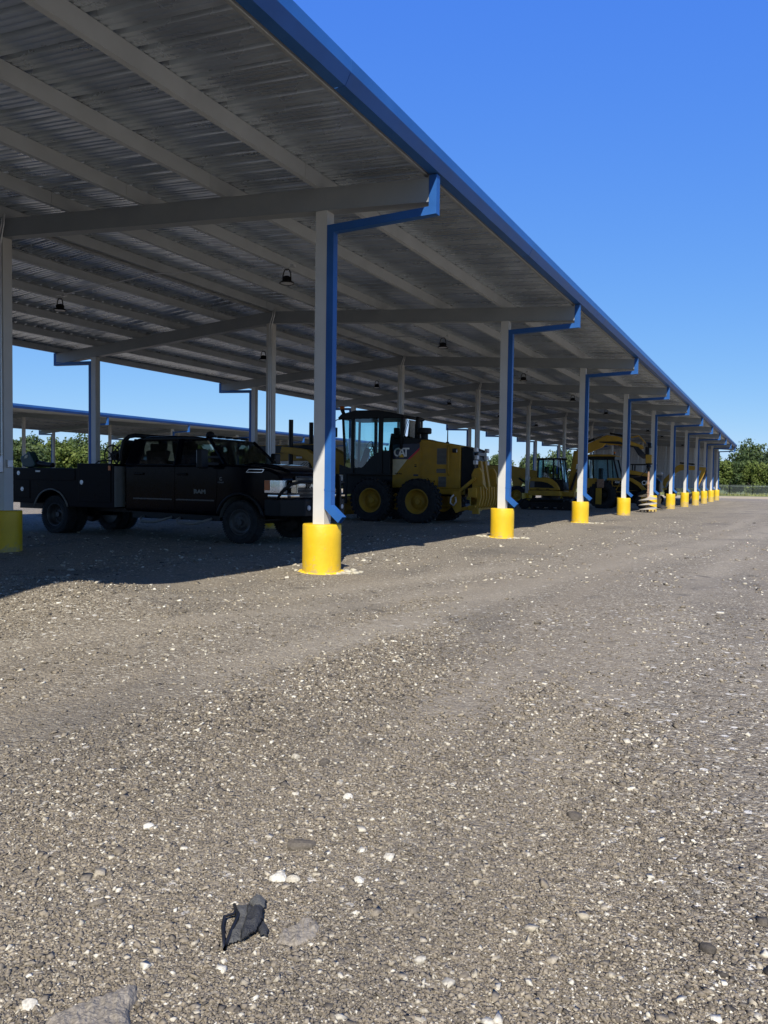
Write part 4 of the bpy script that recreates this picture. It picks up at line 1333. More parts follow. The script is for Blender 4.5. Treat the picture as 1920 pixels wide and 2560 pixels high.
k = MB(); k.bar((-1.75, 0.0, 1.5), (-1.45, 0.0, 2.25), 0.16, 0.10, (0, 1, 0)); k.tube([(-1.42 + 0.08 * cos(a * pi / 8), 0.19 * sin(a * pi / 8), 2.30 + 0.17 * cos(a * pi / 8)) for a in range(16)], 0.014, 6, True)
k.tube([(-1.0, -0.42, 1.5), (-1.02, -0.42, 2.05), (-1.06, -0.42, 2.3)], 0.025, 6); k.tube([(-1.0, 0.42, 1.5), (-1.02, 0.42, 2.05), (-1.06, 0.42, 2.3)], 0.025, 6)
k.build('controls', 'cat_black', G)
k = MB(); k.tube([(0.03, -0.35, 3.1), (-0.02, -0.42, 2.85), (-0.06, -0.5, 2.6)], 0.012, 6); k.tube([(0.075, -0.25, 3.1), (0.06, -0.4, 2.85), (0.05, -0.52, 2.6)], 0.010, 6); k.build('wiper', 'cat_black', G)
k = MB(); k.cyl((-2.0, -0.62, 3.28), (-2.06, -0.62, 3.44), 0.05, 0.07, 12); k.bar((-1.95, -0.6, 3.25), (-2.02, -0.62, 3.4), 0.05, 0.05); bm_ = k.build('beacon_mount', 'cat_black', G)
k = MB(); k.lathe([(0.075, 3.445), (0.075, 3.51), (0.06, 3.535), (0.01, 3.54)], (-2.06, -0.62, 0), 'z', 16); k.build('beacon_lens', 'amber_lens', bm_, smooth=True)
k = MB(); k.tube([(-2.05, -0.72, 3.12), (-2.16, -0.78, 3.11), (-2.21, -0.8, 3.05), (-2.21, -0.8, 2.75)], 0.014, 6); k.box((-2.21, -0.8, 2.72), (0.07, 0.2, 0.30)); k.build('side_mirror', 'cat_black', G)
k = MB(); k.bx(0.0, 0.5, -0.6, 0.6, 3.16, 3.2); k.tube([(0.0, -0.62, 3.23), (0.3, -0.62, 3.22), (0.42, -0.6, 3.16)], 0.02, 6); k.box((0.10, -0.4, 3.24), (0.2, 0.2, 0.06)); k.build('roof_rack', 'cat_black', G) if False else None
# under-cab steps and frame
k = MB()
for x in (-2.02, -1.72):
    k.bx(x - 0.03, x + 0.03, -0.95, -0.90, 0.52, 1.42)
for z in (0.56, 0.82, 1.10):
    k.bx(-2.0, -1.74, -0.97, -0.86, z - 0.015, z + 0.015)
k.build('step_ladder', 'cat_black', G)
k = MB(); k.bx(-2.1, 2.0, -0.45, 0.45, 0.80, 1.42); k.build('main_frame', 'cat_black', G)
k = MB(); k.bx(0.4, 2.0, -0.58, 0.58, 0.86, 1.04); k.build('rear_frame', 'cat_yellow', G, bevel=0.02)
# front frame
k = MB(); k.prism([(-1.9, 1.35), (-2.3, 1.40), (-3.1, 1.86), (-5.7, 1.84), (-6.2, 1.55), (-6.45, 1.10), (-6.45, 1.5), (-6.2, 1.98), (-5.8, 2.36), (-3.0, 2.40), (-2.2, 2.05), (-1.9, 1.85)], 'y', -0.19, 0.19); ff = k.build('front_frame', 'cat_yellow', G, bevel=0.02)
panel(G, 'frame_decal', [(-5.6, 2.10), (-3.0, 2.10), (-3.0, 2.37), (-5.6, 2.34)], -0.192, 'cat_black')
k = MB(); k.box((-3.9, -0.198, 1.96), (0.22, 0.006, 0.06)); k.build('frame_tag', 'decal_white', G)
k = MB(); k.cyl((-3.95, -0.62, 1.62), (-3.95, -0.62, 3.16), 0.075, n=14); k.cyl((-3.95, -0.62, 0.95), (-3.95, -0.62, 1.62), 0.04, n=12); k.tube([(-3.88, -0.70, 3.1), (-3.84, -0.72, 2.7), (-3.88, -0.70, 2.3)], 0.018, 6); k.build('lift_cylinder', 'cat_black', G)
k = MB(); k.cyl((-3.95, 0.62, 0.95), (-3.95, 0.62, 3.16), 0.075, n=14); k.build('lift_cylinder', 'cat_black', G)
k = MB(); k.prism([(-4.30, 2.10), (-4.25, 2.30), (-3.9, 2.27), (-3.3, 2.20), (-2.9, 1.95), (-2.65, 1.45), (-2.95, 1.40), (-3.15, 1.75), (-3.5, 1.98), (-3.95, 2.06)], 'y', -0.72, -0.46); k.build('lift_arm', 'cat_yellow', G, bevel=0.02)
k = MB(); k.prism([(-4.30, 2.10), (-4.25, 2.30), (-3.9, 2.27), (-3.3, 2.20), (-2.9, 1.95), (-2.65, 1.45), (-2.95, 1.40), (-3.15, 1.75), (-3.5, 1.98), (-3.95, 2.06)], 'y', 0.46, 0.72); k.build('lift_arm', 'cat_yellow', G, bevel=0.02)
k = MB()
for i in range(4):
    k.tube([(-4.25 + 0.05 * i, -0.66, 1.7), (-4.35 + 0.09 * i, -0.7, 1.45), (-4.0 + 0.16 * i, -0.62, 1.38 + 0.03 * i), (-3.5 + 0.1 * i, -0.5, 1.8)], 0.014, 6)
k.build('hydraulic_hose', 'hose_rubber', G, smooth=True)
k = MB(); k.bar((-6.0, 0, 0.72), (-3.2, 0, 0.62), 0.3, 0.18, (0, 0, 1), 0.9, 0.18); k.lathe([(0.78, 0.56), (0.80, 0.62), (0.78, 0.70), (0.55, 0.70), (0.55, 0.56)], (-3.0, 0, 0), 'z', 28); k.build('drawbar', 'cat_yellow', G, bevel=0.01)
k = MB()
pf = [(0.05, 0.02), (-0.06, 0.12), (-0.11, 0.28), (-0.09, 0.44), (0.02, 0.62), (0.05, 0.61), (-0.05, 0.43), (-0.07, 0.28), (-0.02, 0.13), (0.09, 0.03)]
k.prism(pf, 'y', -1.75, 1.75)
mb = k.build('moldboard', 'cat_yellow', G, loc=(-2.55, 0, 0.10)); mb.rotation_euler = (0, 0, radians(-22))
k = MB(); k.bx(-6.15, -5.85, -0.8, 0.8, 0.5, 0.72); k.bx(-6.2, -5.8, -0.3, 0.3, 0.7, 1.6); k.build('front_axle', 'cat_yellow', G, bevel=0.02)
k = MB(); k.tube([(-5.9, -0.3, 2.34), (-6.1, -0.32, 2.45), (-6.25, -0.34, 2.3), (-6.3, -0.34, 2.0)], 0.04, 8); k.box((-6.1, -0.38, 2.12), (0.25, 0.12, 0.22)); k.build('front_lamp_bracket', 'cat_black', G)
# ripper
for s in (-1, 1):
    k = MB(); k.prism([(1.72, 0.95), (2.0, 0.98), (2.02, 0.40), (1.86, 0.33), (1.72, 0.55)], 'y', s * 0.80 - 0.03, s * 0.80 + 0.03); k.build('ripper_bracket', 'cat_yellow', G, bevel=0.008)
    k = MB(); k.bar((1.90, s * 0.72, 0.93), (2.40, s * 0.70, 1.35), 0.09, 0.11, (0, 1, 0)); k.build('ripper_link', 'cat_yellow', G, bevel=0.012)
    k = MB(); k.bar((1.92, s * 0.72, 0.42), (2.46, s * 0.72, 0.55), 0.10, 0.10, (0, 1, 0)); k.build('ripper_link', 'cat_yellow', G, bevel=0.012)
    k = MB(); k.prism([(2.30, 1.02), (2.26, 1.45), (2.34, 1.62), (2.50, 1.66), (2.60, 1.50), (2.62, 1.20), (2.74, 1.02)], 'y', s * 0.62 - 0.06, s * 0.62 + 0.06); k.build('ripper_head', 'cat_yellow', G, bevel=0.02)
k = MB(); k.bar((2.48, -0.2, 1.05), (2.34, -0.2, 1.85), 0.12, 0.16, (0, 1, 0)); k.bar((2.48, 0.2, 1.05), (2.34, 0.2, 1.85), 0.12, 0.16, (0, 1, 0)); k.build('ripper_mast', 'cat_yellow', G, bevel=0.015)
k = MB(); k.bx(2.30, 2.56, -1.05, 1.05, 0.80, 1.06); k.build('ripper_beam', 'cat_yellow', G, bevel=0.02)
k = MB(); k.bx(2.24, 2.46, -0.85, 0.85, 0.42, 0.56); k.build('ripper_lower_beam', 'cat_yellow', G, bevel=0.015)
for i in range(9):
    y_ = -0.96 + i * 0.24
    k = MB(); k.prism([(2.40, 1.10), (2.66, 1.10), (2.68, 0.80), (2.62, 0.55), (2.50, 0.46), (2.54, 0.60), (2.56, 0.76), (2.40, 0.80)], 'y', y_ - 0.03, y_ + 0.03); k.build('ripper_tooth', 'cat_yellow', G, bevel=0.008)
k = MB(); k.tube([(1.80, -0.84, 0.86), (1.72, -0.86, 0.78), (1.70, -0.86, 0.62), (1.80, -0.86, 0.55), (1.88, -0.86, 0.66), (1.86, -0.86, 0.80)], 0.028, 8); k.build('tow_shackle', 'galv_steel', G, smooth=True)
k = MB(); k.box((2.47, -0.80, 0.40), (0.20, 0.12, 0.16)); k.build('ripper_shoe', 'cat_yellow', G, bevel=0.01)

# ---------------------------------------------------------------- tracked excavators
def tracks(P, L_, H_, w, yc):
    r = H_ / 2
    for s in (-1, 1):
        pts = [(L_ / 2 - r + r * cos(radians(a)), r + r * sin(radians(a))) for a in range(-90, 91, 15)] + [(-L_ / 2 + r + r * cos(radians(a)), r + r * sin(radians(a))) for a in range(90, 271, 15)]
        k = MB()
        inner = [(x * 0.97, r + (z - r) * 0.88) for x, z in pts]
        n = len(pts)
        for ya, yb in ((s * yc - w / 2, s * yc + w / 2),):
            vs = [(x, ya, z) for x, z in pts] + [(x, yb, z) for x, z in pts] + [(x, ya, z) for x, z in inner] + [(x, yb, z) for x, z in inner]
            fs = []
            for i in range(n):
                j = (i + 1) % n
                fs += [(i, j, n + j, n + i), (2 * n + j, 2 * n + i, 3 * n + i, 3 * n + j), (j, i, 2 * n + i, 2 * n + j), (n + i, n + j, 3 * n + j, 3 * n + i)]
            k.add(vs, fs)
        tr = k.build('track', 'rubber', P)
        k = MB()
        per = []
        tot = 0
        for i in range(n):
            a, b = Vector(pts[i]), Vector(pts[(i + 1) % n])
            per.append((tot, a, b))
            tot += (b - a).length
        ns = 42
        for q in range(ns):
            d = tot * q / ns
            seg = [p_ for p_ in per if p_[0] <= d][-1]
            dv = (seg[2] - seg[1]).normalized()
            p_ = seg[1] + dv * (d - seg[0])
            nrm = Vector((dv.y, -dv.x))
            R = Matrix(((dv.x, 0, nrm.x), (0, 1, 0), (dv.y, 0, nrm.y)))
            k.box((p_.x + nrm.x * 0.008, s * yc, p_.y + nrm.y * 0.008), (0.028, w, 0.022), R)
        gs = k.build('grouser', 'rubber', tr); gs['kind'] = 'stuff'
        k = MB()
        k.bx(-L_ / 2 + r, L_ / 2 - r, s * yc - w * 0.28, s * yc + w * 0.28, r * 0.55, r * 1.35)
        k.build('track_frame', 'cat_black', tr)
        for x in (-L_ / 2 + r, L_ / 2 - r):
            k = MB(); k.lathe([(r * 0.8, -w * 0.36), (r * 0.84, 0), (r * 0.8, w * 0.36)], (x, s * yc, r), 'y', 20); k.build('sprocket', 'cat_black', tr)
        for i in range(4):
            x = (-0.5 + (i + 0.5) / 4) * (L_ - 3 * r)
            k = MB(); k.lathe([(r * 0.34, -w * 0.34), (r * 0.38, 0), (r * 0.34, w * 0.34)], (x, s * yc, r * 0.45), 'y', 14); k.build('roller', 'cat_black', tr)
def beam(P, name, pts, w, y, m='cat_yellow', bevel=0.02):
    k = MB(); k.prism(pts, 'y', y - w / 2, y + w / 2)
    return k.build(name, m, P, bevel=bevel)
def ram(P, a, b, r, f=0.6):
    a, b = Vector(a), Vector(b)
    c = a.lerp(b, f)
    k = MB(); k.cyl(a, c, r, n=12); o = k.build('hydraulic_ram', 'cat_black', P)
    k = MB(); k.cyl(c, b, r * 0.55, n=10); k.build('piston_rod', 'chrome', o)
EX, EY = -9.7, 37.55
X1 = thing('compact_excavator', 'yellow compact excavator holding an auger over the front column line', 'excavator', (EX, EY, gz(EX, 36.7) - 0.005))
tracks(X1, 2.5, 0.52, 0.40, 0.80)
k = MB(); k.bx(-0.75, 0.75, -0.62, 0.62, 0.28, 0.50); k.cyl((0, 0, 0.5), (0, 0, 0.66), 0.45, n=24); k.build('undercarriage', 'cat_black', X1)
k = MB(); k.prism([(-0.86, 0.68), (-0.86, 0.92), (0.66, 0.92), (0.70, 0.68)], 'y', -0.95, 0.85); k.build('lower_skirt', 'cat_yellow', X1, bevel=0.02)
k = MB(); k.prism([(-0.84, 0.94), (-0.82, 1.30), (-0.76, 1.46), (-0.60, 1.52), (0.0, 1.54), (0.28, 1.46), (0.50, 1.28), (0.63, 1.08), (0.67, 0.94)], 'y', -0.96, 0.86); k.build('engine_cover', 'cat_yellow', X1, bevel=0.06, seg=3)
panel(X1, 'vent_panel', [(-0.76, 1.06), (0.42, 1.04), (0.30, 1.16), (0.08, 1.28), (-0.20, 1.345), (-0.70, 1.36)], -0.961, 'cat_black', 0.006)
panel(X1, 'grey_vent', [(-0.77, 1.06), (-0.54, 1.06), (-0.54, 1.35), (-0.74, 1.35)], -0.968, 'grey_body', 0.006)
for x in (-0.45, 0.02):
    panel(X1, 'latch', [(x, 0.97), (x + 0.14, 0.97), (x + 0.14, 1.01), (x, 1.01)], -0.961, 'cat_black')
k = MB()
cx0, cx1, cy0, cy1, cz0, cz1 = -0.46, 0.74, -0.86, 0.08, 1.42, 2.42
for x, y in ((cx0, cy0), (cx0, cy1), (0.28, cy0), (0.28, cy1)):
    k.bx(x, x + 0.075, y, y + 0.06, cz0, cz1)
for y in (cy0, cy1):
    k.bar((0.80, y + 0.03, cz0 - 0.3), (0.62, y + 0.03, cz1), 0.06, 0.07, (0, 1, 0))
    k.bx(cx0, 0.36, y, y + 0.06, cz0, cz0 + 0.06)
k.build('cab_frame', 'cat_black', X1, bevel=0.012)
k = MB(); k.bx(cx0 - 0.02, 0.68, cy0 - 0.02, cy1 + 0.08, cz1 - 0.05, cz1 + 0.03); k.build('cab_roof', 'cat_black', X1, bevel=0.02)
k = MB(); k.prism([(0.30, 0.95), (0.86, 0.95), (0.80, 1.25), (0.72, 1.44), (0.30, 1.44)], 'y', cy0 + 0.01, cy1); k.build('cab_base', 'cat_black', X1, bevel=0.02)
for y in (cy0 + 0.03, cy1 + 0.03):
    k = MB(); k.sheet([(cx0 + 0.07, y, cz0 + 0.06), (0.285, y, cz0 + 0.06), (0.285, y, cz1 - 0.05), (cx0 + 0.07, y, cz1 - 0.05)]); k.build('side_glass', 'cab_glass', X1)
    k = MB(); k.sheet([(0.35, y, cz0 + 0.02), (0.74, y, cz0 + 0.02), (0.60, y, cz1 - 0.05), (0.35, y, cz1 - 0.05)]); k.build('door_glass', 'cab_glass', X1)
k = MB(); k.sheet([(0.78, cy0 + 0.05, cz0 - 0.1), (0.78, cy1, cz0 - 0.1), (0.62, cy1, cz1 - 0.04), (0.62, cy0 + 0.05, cz1 - 0.04)]); k.build('windscreen', 'cab_glass', X1)
k = MB(); k.sheet([(cx0 + 0.03, cy0 + 0.05, cz0 + 0.06), (cx0 + 0.03, cy0 + 0.05, cz1 - 0.05), (cx0 + 0.03, cy1, cz1 - 0.05), (cx0 + 0.03, cy1, cz0 + 0.06)]); k.build('rear_glass', 'cab_glass', X1)
k = MB(); k.box((-0.12, -0.4, 1.75), (0.12, 0.46, 0.6)); k.bx(-0.1, 0.32, -0.62, -0.18, 1.42, 1.52); k.build('operator_seat', 'seat_fabric', X1, bevel=0.03)
k = MB(); k.cyl((0.72, -0.87, 2.40), (0.86, -0.90, 2.40), 0.035, n=10); k.box((0.92, -0.9, 2.39), (0.09, 0.09, 0.09)); k.build('work_lamp', 'cat_black', X1)
k = MB(); k.bx(0.66, 1.25, -0.55, 0.2, 0.66, 0.86); k.bx(0.95, 1.2, -0.36, 0.0, 0.62, 1.05); k.build('boom_foot', 'cat_yellow', X1, bevel=0.02)
BYc = -0.22
beam(X1, 'boom', [(0.94, 0.80), (1.12, 0.74), (1.24, 0.95), (1.36, 1.7), (1.48, 2.42), (1.62, 2.62), (2.45, 2.98), (2.62, 3.18), (2.55, 3.42), (2.38, 3.40), (1.50, 3.00), (1.28, 2.82), (1.16, 2.55), (1.0, 1.6)], 0.22, BYc)
beam(X1, 'stick', [(2.38, 3.44), (2.62, 3.52), (3.1, 3.46), (4.05, 3.10), (4.25, 3.02), (4.28, 2.90), (4.15, 2.86), (3.6, 3.02), (2.75, 3.06), (2.45, 3.14)], 0.19, BYc)
ram(X1, (1.05, BYc - 0.17, 0.95), (1.50, BYc - 0.17, 2.35), 0.055)
ram(X1, (1.45, BYc, 3.10), (2.45, BYc, 3.52), 0.055)
ram(X1, (2.75, BYc, 3.60), (3.75, BYc, 3.40), 0.05)
k = MB(); k.bar((3.70, BYc, 3.40), (4.05, BYc, 3.48), 0.12, 0.05); k.bar((4.05, BYc, 3.46), (4.35, BYc, 3.12), 0.12, 0.05); k.build('tipping_link', 'cat_yellow', X1, bevel=0.01)
k = MB()
for i in range(7):
    o_ = 0.03 * i
    k.tube([(2.3, BYc - 0.13, 3.2), (3.2, BYc - 0.14, 3.2 - o_ * 0.5), (3.85 + o_, BYc - 0.12, 2.95), (4.05 + o_ * 1.2, BYc - 0.1, 2.62 + o_ * 0.5), (4.25 + o_, BYc - 0.05, 2.45), (4.42, BYc, 2.55)], 0.022, 6)
k.build('hydraulic_hose', 'hose_rubber', X1, smooth=True)
panel(X1, 'model_plate', [(1.24, 1.95), (1.32, 1.95), (1.35, 2.18), (1.27, 2.18)], BYc - 0.112, 'decal_white')
beam(X1, 'dozer_blade', [(1.42, 0.08), (1.34, 0.2), (1.36, 0.45), (1.42, 0.46), (1.40, 0.25), (1.48, 0.09)], 1.85, 0.0)

A = thing('earth_auger', 'worn steel earth auger hanging from the excavator before a yellow pier', 'auger', (EX + 4.50, EY + BYc, gz(-5.2, 37.3)))
k = MB(); k.bx(-0.16, 0.02, -0.10, 0.10, 2.58, 2.95); k.bx(-0.06, 0.10, -0.13, 0.13, 2.9, 3.12); k.build('hitch', 'cat_black', A, bevel=0.02)
k = MB(); k.bx(-0.13, 0.13, -0.12, 0.12, 2.20, 2.60); k.build('drive_head', 'cat_yellow', A, bevel=0.02)
k = MB(); k.lathe([(0.16, 2.20), (0.16, 2.16), (0.09, 2.13), (0.11, 2.05), (0.07, 2.0), (0.06, 1.85)], (0, 0, 0), 'z', 16); k.build('coupling', 'cat_black', A)
k = MB(); k.cyl((0, 0, 0.05), (0, 0, 1.85), 0.045, n=14); k.cyl((0, 0, 1.25), (0, 0, 1.35), 0.07, n=14); k.cyl((0, 0, 0.86), (0, 0, 0.92), 0.065, n=14); k.build('shaft', 'rust_steel', A)
k = MB()
turns, steps, R_ = 3.1, 110, 0.40
vs, fs = [], []
for i in range(steps + 1):
    a = 2 * pi * turns * i / steps + 2.6
    z = 0.13 + 0.66 * i / steps
    for r_, dz in ((0.04, 0.05), (R_, -0.045), (R_, -0.075), (0.04, 0.035)):
        vs.append((r_ * cos(a), r_ * sin(a), z + dz))
for i in range(steps):
    for q in range(4):
        fs.append((i * 4 + q, i * 4 + (q + 1) % 4, i * 4 + 4 + (q + 1) % 4, i * 4 + 4 + q))
k.add(vs, fs); k.build('flighting', 'auger_flight', A)
k = MB(); k.cyl((0, 0, -0.03), (0, 0, 0.10), 0.02, 0.07, 8)
for i in range(5):
    k.box((-0.30 + 0.15 * i, 0.02, 0.06), (0.05, 0.05, 0.09))
k.build('cutting_teeth', 'rust_steel', A)
k = MB(); k.tube([(-0.05, -0.05, 2.1), (-0.12, -0.06, 1.85), (-0.35, -0.06, 1.62), (-0.75, -0.05, 1.58), (-1.0, -0.05, 1.7)], 0.02, 6); k.build('hose', 'hose_rubber', A, smooth=True)

# second compact excavator farther down the row
EX2, EY2 = -9.45, 66.0
X2 = thing('compact_excavator', 'farther compact excavator with grey body and low reaching arm near the end wall', 'excavator', (EX2, EY2, gz(EX2, EY2)))
X2.scale = (1.29, 1.29, 1.29)
tracks(X2, 2.1, 0.48, 0.35, 0.70)
k = MB(); k.bx(-0.7, 0.8, -0.55, 0.55, 0.25, 0.48); k.cyl((0, 0, 0.48), (0, 0, 0.66), 0.4, n=20); k.build('undercarriage', 'cat_black', X2)
k = MB(); k.bx(-0.8, 0.75, -0.75, 0.75, 0.66, 0.95); k.build('lower_skirt', 'cat_yellow', X2, bevel=0.03)
k = MB(); k.bx(0.72, 1.12, -0.85, -0.35, 0.98, 1.72); ta = k.build('side_tank', 'grey_body', X2, bevel=0.06)
k = MB(); k.bx(0.72, 1.12, -0.85, -0.35, 1.73, 1.93); k.build('tank_cap', 'silver_cap', X2, bevel=0.12, seg=4)
k = MB(); k.bx(0.75, 1.35, -0.9, 0.6, 0.86, 0.95); k.build('front_deck', 'cat_yellow', X2, bevel=0.01)
k = MB(); k.bx(1.2, 1.85, -0.35, 0.35, 0.45, 0.98); k.build('boom_foot', 'cat_black', X2, bevel=0.03)
k = MB()
for x, y in ((-0.7, -0.5), (-0.7, 0.5), (0.55, -0.5), (0.55, 0.5)):
    k.bx(x - 0.04, x + 0.04, y - 0.04, y + 0.04, 0.95, 2.35)
k.bx(-0.8, 0.65, -0.6, 0.6, 2.35, 2.42); k.build('canopy', 'cat_black', X2, bevel=0.01)
k = MB(); k.bx(-0.75, -0.2, -0.7, 0.7, 0.96, 1.45); k.build('engine_cover', 'cat_yellow', X2, bevel=0.06)
beam(X2, 'boom', [(1.05, 1.18), (1.12, 1.50), (1.55, 1.98), (1.85, 2.32), (2.05, 2.42), (2.35, 2.38), (3.15, 2.26), (3.40, 2.24), (3.42, 2.05), (3.20, 2.04), (2.35, 2.08), (2.02, 2.02), (1.72, 1.82), (1.28, 1.28), (1.2, 0.95)], 0.18, 0.0)
beam(X2, 'stick', [(3.32, 2.25), (3.52, 2.22), (3.42, 1.85), (2.98, 0.75), (2.86, 0.72), (2.95, 1.1)], 0.15, 0.0)
ram(X2, (1.35, -0.12, 0.98), (1.80, -0.12, 1.85), 0.05)
ram(X2, (2.0, 0, 2.50), (3.35, 0, 2.36), 0.05)
ram(X2, (3.52, 0.0, 2.05), (3.28, 0.0, 1.15), 0.045)
k = MB(); k.prism([(2.98, 0.80), (2.62, 0.62), (2.25, 0.30), (2.15, 0.12), (2.35, 0.10), (2.60, 0.25), (2.95, 0.62)], 'y', -0.3, 0.3); k.build('bucket', 'rust_steel', X2, bevel=0.01)

# ---------------------------------------------------------------- backhoe loader
BX, BY_ = -7.7, 43.6
BH = thing('backhoe_loader', 'yellow backhoe loader with black engine hood behind the auger excavator', 'backhoe', (BX, BY_, gz(BX, 42.6)))
for s in (-1, 1):
    wheel(BH, -0.55, s * 0.90, 0.72, 0.44, 0.36, 'cat_black', s, 22, 0.04, 0.7, 8)
    wheel(BH, 1.65, s * 0.86, 0.50, 0.34, 0.24, 'cat_yellow', s, 22, 0.03, 0.7, 8)
k = MB(); k.bx(-1.3, 2.2, -0.4, 0.4, 0.5, 0.95); k.build('chassis', 'cat_black', BH)
k = MB(); k.prism([(0.35, 1.0), (0.35, 1.88), (2.05, 1.66), (2.30, 1.45), (2.32, 0.9)], 'y', -0.42, 0.42); k.build('engine_hood', 'cat_black', BH, bevel=0.03)
k = MB(); k.prism([(0.35, 1.885), (0.35, 2.06), (0.9, 2.03), (1.7, 1.86), (2.08, 1.68), (2.06, 1.665)], 'y', -0.44, 0.44); k.build('hood_top', 'cat_yellow', BH, bevel=0.03)
logo(BH, 1.62, -0.424, 1.38, 0.50, 0.24)
for s in (-1, 1):
    beam(BH, 'loader_arm', [(0.55, 1.55), (0.62, 1.68), (0.90, 1.62), (1.30, 1.38), (1.62, 1.05), (1.95, 0.80), (2.12, 0.55), (2.02, 0.45), (1.85, 0.62), (1.48, 0.90), (1.20, 1.22), (0.85, 1.45)], 0.14, s * 0.60)
    ram(BH, (0.75, s * 0.60, 0.9), (1.75, s * 0.60, 0.82), 0.05)
k = MB(); k.prism([(2.05, 0.12), (2.02, 0.50), (2.10, 0.58), (2.20, 0.55), (2.14, 0.25), (2.50, 0.10), (2.50, 0.06)], 'y', -1.0, 1.0); k.build('loader_bucket', 'cat_black', BH, bevel=0.01)
# cab
k = MB()
for s in (-1, 1):
    k.bar((-1.35, s * 0.72, 1.1), (-1.42, s * 0.66, 2.75), 0.08, 0.10, (1, 0, 0))
    k.bar((0.30, s * 0.72, 1.2), (-0.10, s * 0.66, 2.75), 0.07, 0.09, (1, 0, 0))
    k.bar((-0.30, s * 0.72, 1.3), (-0.40, s * 0.66, 2.75), 0.06, 0.07, (1, 0, 0))
    k.bx(-1.4, 0.3, s * 0.72 - 0.04, s * 0.72 + 0.04, 1.0, 1.30)
k.bx(-1.5, 0.0, -0.72, 0.72, 2.60, 2.76)
k.build('cab_frame', 'cat_black', BH, bevel=0.015)
k = MB(); k.prism([(-1.55, 2.765), (-1.45, 2.87), (-0.2, 2.87), (0.05, 2.80), (0.08, 2.765)], 'y', -0.78, 0.78); k.build('cab_roof', 'cat_yellow', BH, bevel=0.03)
for s in (-1, 1):
    k = MB(); k.sheet([(-1.30, s * 0.71, 1.30), (-0.34, s * 0.71, 1.30), (-0.42, s * 0.67, 2.60), (-1.38, s * 0.67, 2.60)]); k.build('side_glass', 'cab_glass', BH)
    k = MB(); k.sheet([(-0.26, s * 0.71, 1.30), (0.26, s * 0.71, 1.30), (-0.08, s * 0.67, 2.60), (-0.36, s * 0.67, 2.60)]); k.build('door_glass', 'cab_glass', BH)
k = MB(); k.cyl((-0.05, -0.55, 2.86), (-0.05, -0.55, 2.92), 0.05, n=10); k.build('beacon_mount', 'cat_black', BH)
k = MB(); k.lathe([(0.05, 2.92), (0.055, 3.0), (0.02, 3.03)], (-0.05, -0.55, 0), 'z', 12); k.build('beacon_lens', 'amber_lens', BH)
k = MB(); k.box((-0.85, 0, 1.7), (0.15, 0.5, 0.9)); k.bx(-0.95, -0.4, -0.25, 0.25, 1.1, 1.4); k.build('operator_seat', 'seat_fabric', BH, bevel=0.03)
# step frame with model plate
k = MB()
for z in (0.62, 0.90, 1.20, 1.46):
    k.bx(-0.05, 0.55, -1.06, -0.92, z - 0.02, z + 0.02)
for x in (-0.05, 0.55):
    k.bx(x - 0.025, x + 0.025, -1.05, -0.95, 0.5, 1.50)
k.bar((0.1, -1.0, 0.9), (0.4, -1.0, 1.45), 0.04, 0.04)
k.build('step_frame', 'cat_yellow', BH, bevel=0.006)
k = MB(); k.bx(-0.30, 0.56, -1.08, -1.02, 1.50, 1.62); k.build('fender_rail', 'cat_yellow', BH, bevel=0.01)
k = MB(); k.bx(0.0, 0.56, -1.075, -1.065, 1.335, 1.455); k.build('model_plate', 'cat_black', BH)
lettering('420E', 0.13, 'decal_white', BH, (0.22, -1.082, 1.395), bold=0.002)
# stabilisers and folded backhoe boom
for s in (-1, 1):
    k = MB(); k.bx(-0.86, -0.56, s * 1.16 - 0.05, s * 1.16 + 0.05, 0.22, 1.08); k.build('stabiliser_leg', 'cat_yellow', BH, bevel=0.012)
    k = MB(); k.bx(-0.80, -0.45, s * 1.12 - 0.12, s * 1.12 + 0.12, 1.10, 1.55); k.build('stabiliser_tower', 'rust_steel', BH, bevel=0.015)
k = MB(); k.bx(-1.9, -1.35, -0.8, 0.8, 0.55, 0.95); k.build('slide_frame', 'cat_yellow', BH, bevel=0.02)
k = MB(); k.bx(-1.75, -0.85, -1.05, -0.75, 1.05, 1.60); k.build('rear_fender', 'cat_yellow', BH, bevel=0.03)
beam(BH, 'backhoe_boom', [(-1.7, 0.7), (-1.45, 0.75), (-1.75, 1.8), (-2.1, 3.05), (-2.35, 3.1), (-2.3, 2.7), (-2.05, 1.6)], 0.22, 0.1)
beam(BH, 'dipper', [(-2.35, 3.1), (-2.12, 3.1), (-2.25, 1.9), (-2.55, 1.0), (-2.75, 1.05), (-2.5, 2.0)], 0.18, 0.1)
k = MB(); k.prism([(-2.75, 1.05), (-2.45, 1.02), (-2.25, 0.75), (-2.3, 0.45), (-2.7, 0.35), (-2.9, 0.6)], 'y', -0.25, 0.45); k.build('backhoe_bucket', 'cat_black', BH, bevel=0.02)
k = MB(); k.bx(0.0, 0.5, -1.0, -0.72, 0.42, 0.60); k.bx(-0.15, 0.45, -1.02, -0.8, 0.75, 0.98); k.build('battery_box', 'cat_black', BH, bevel=0.02)

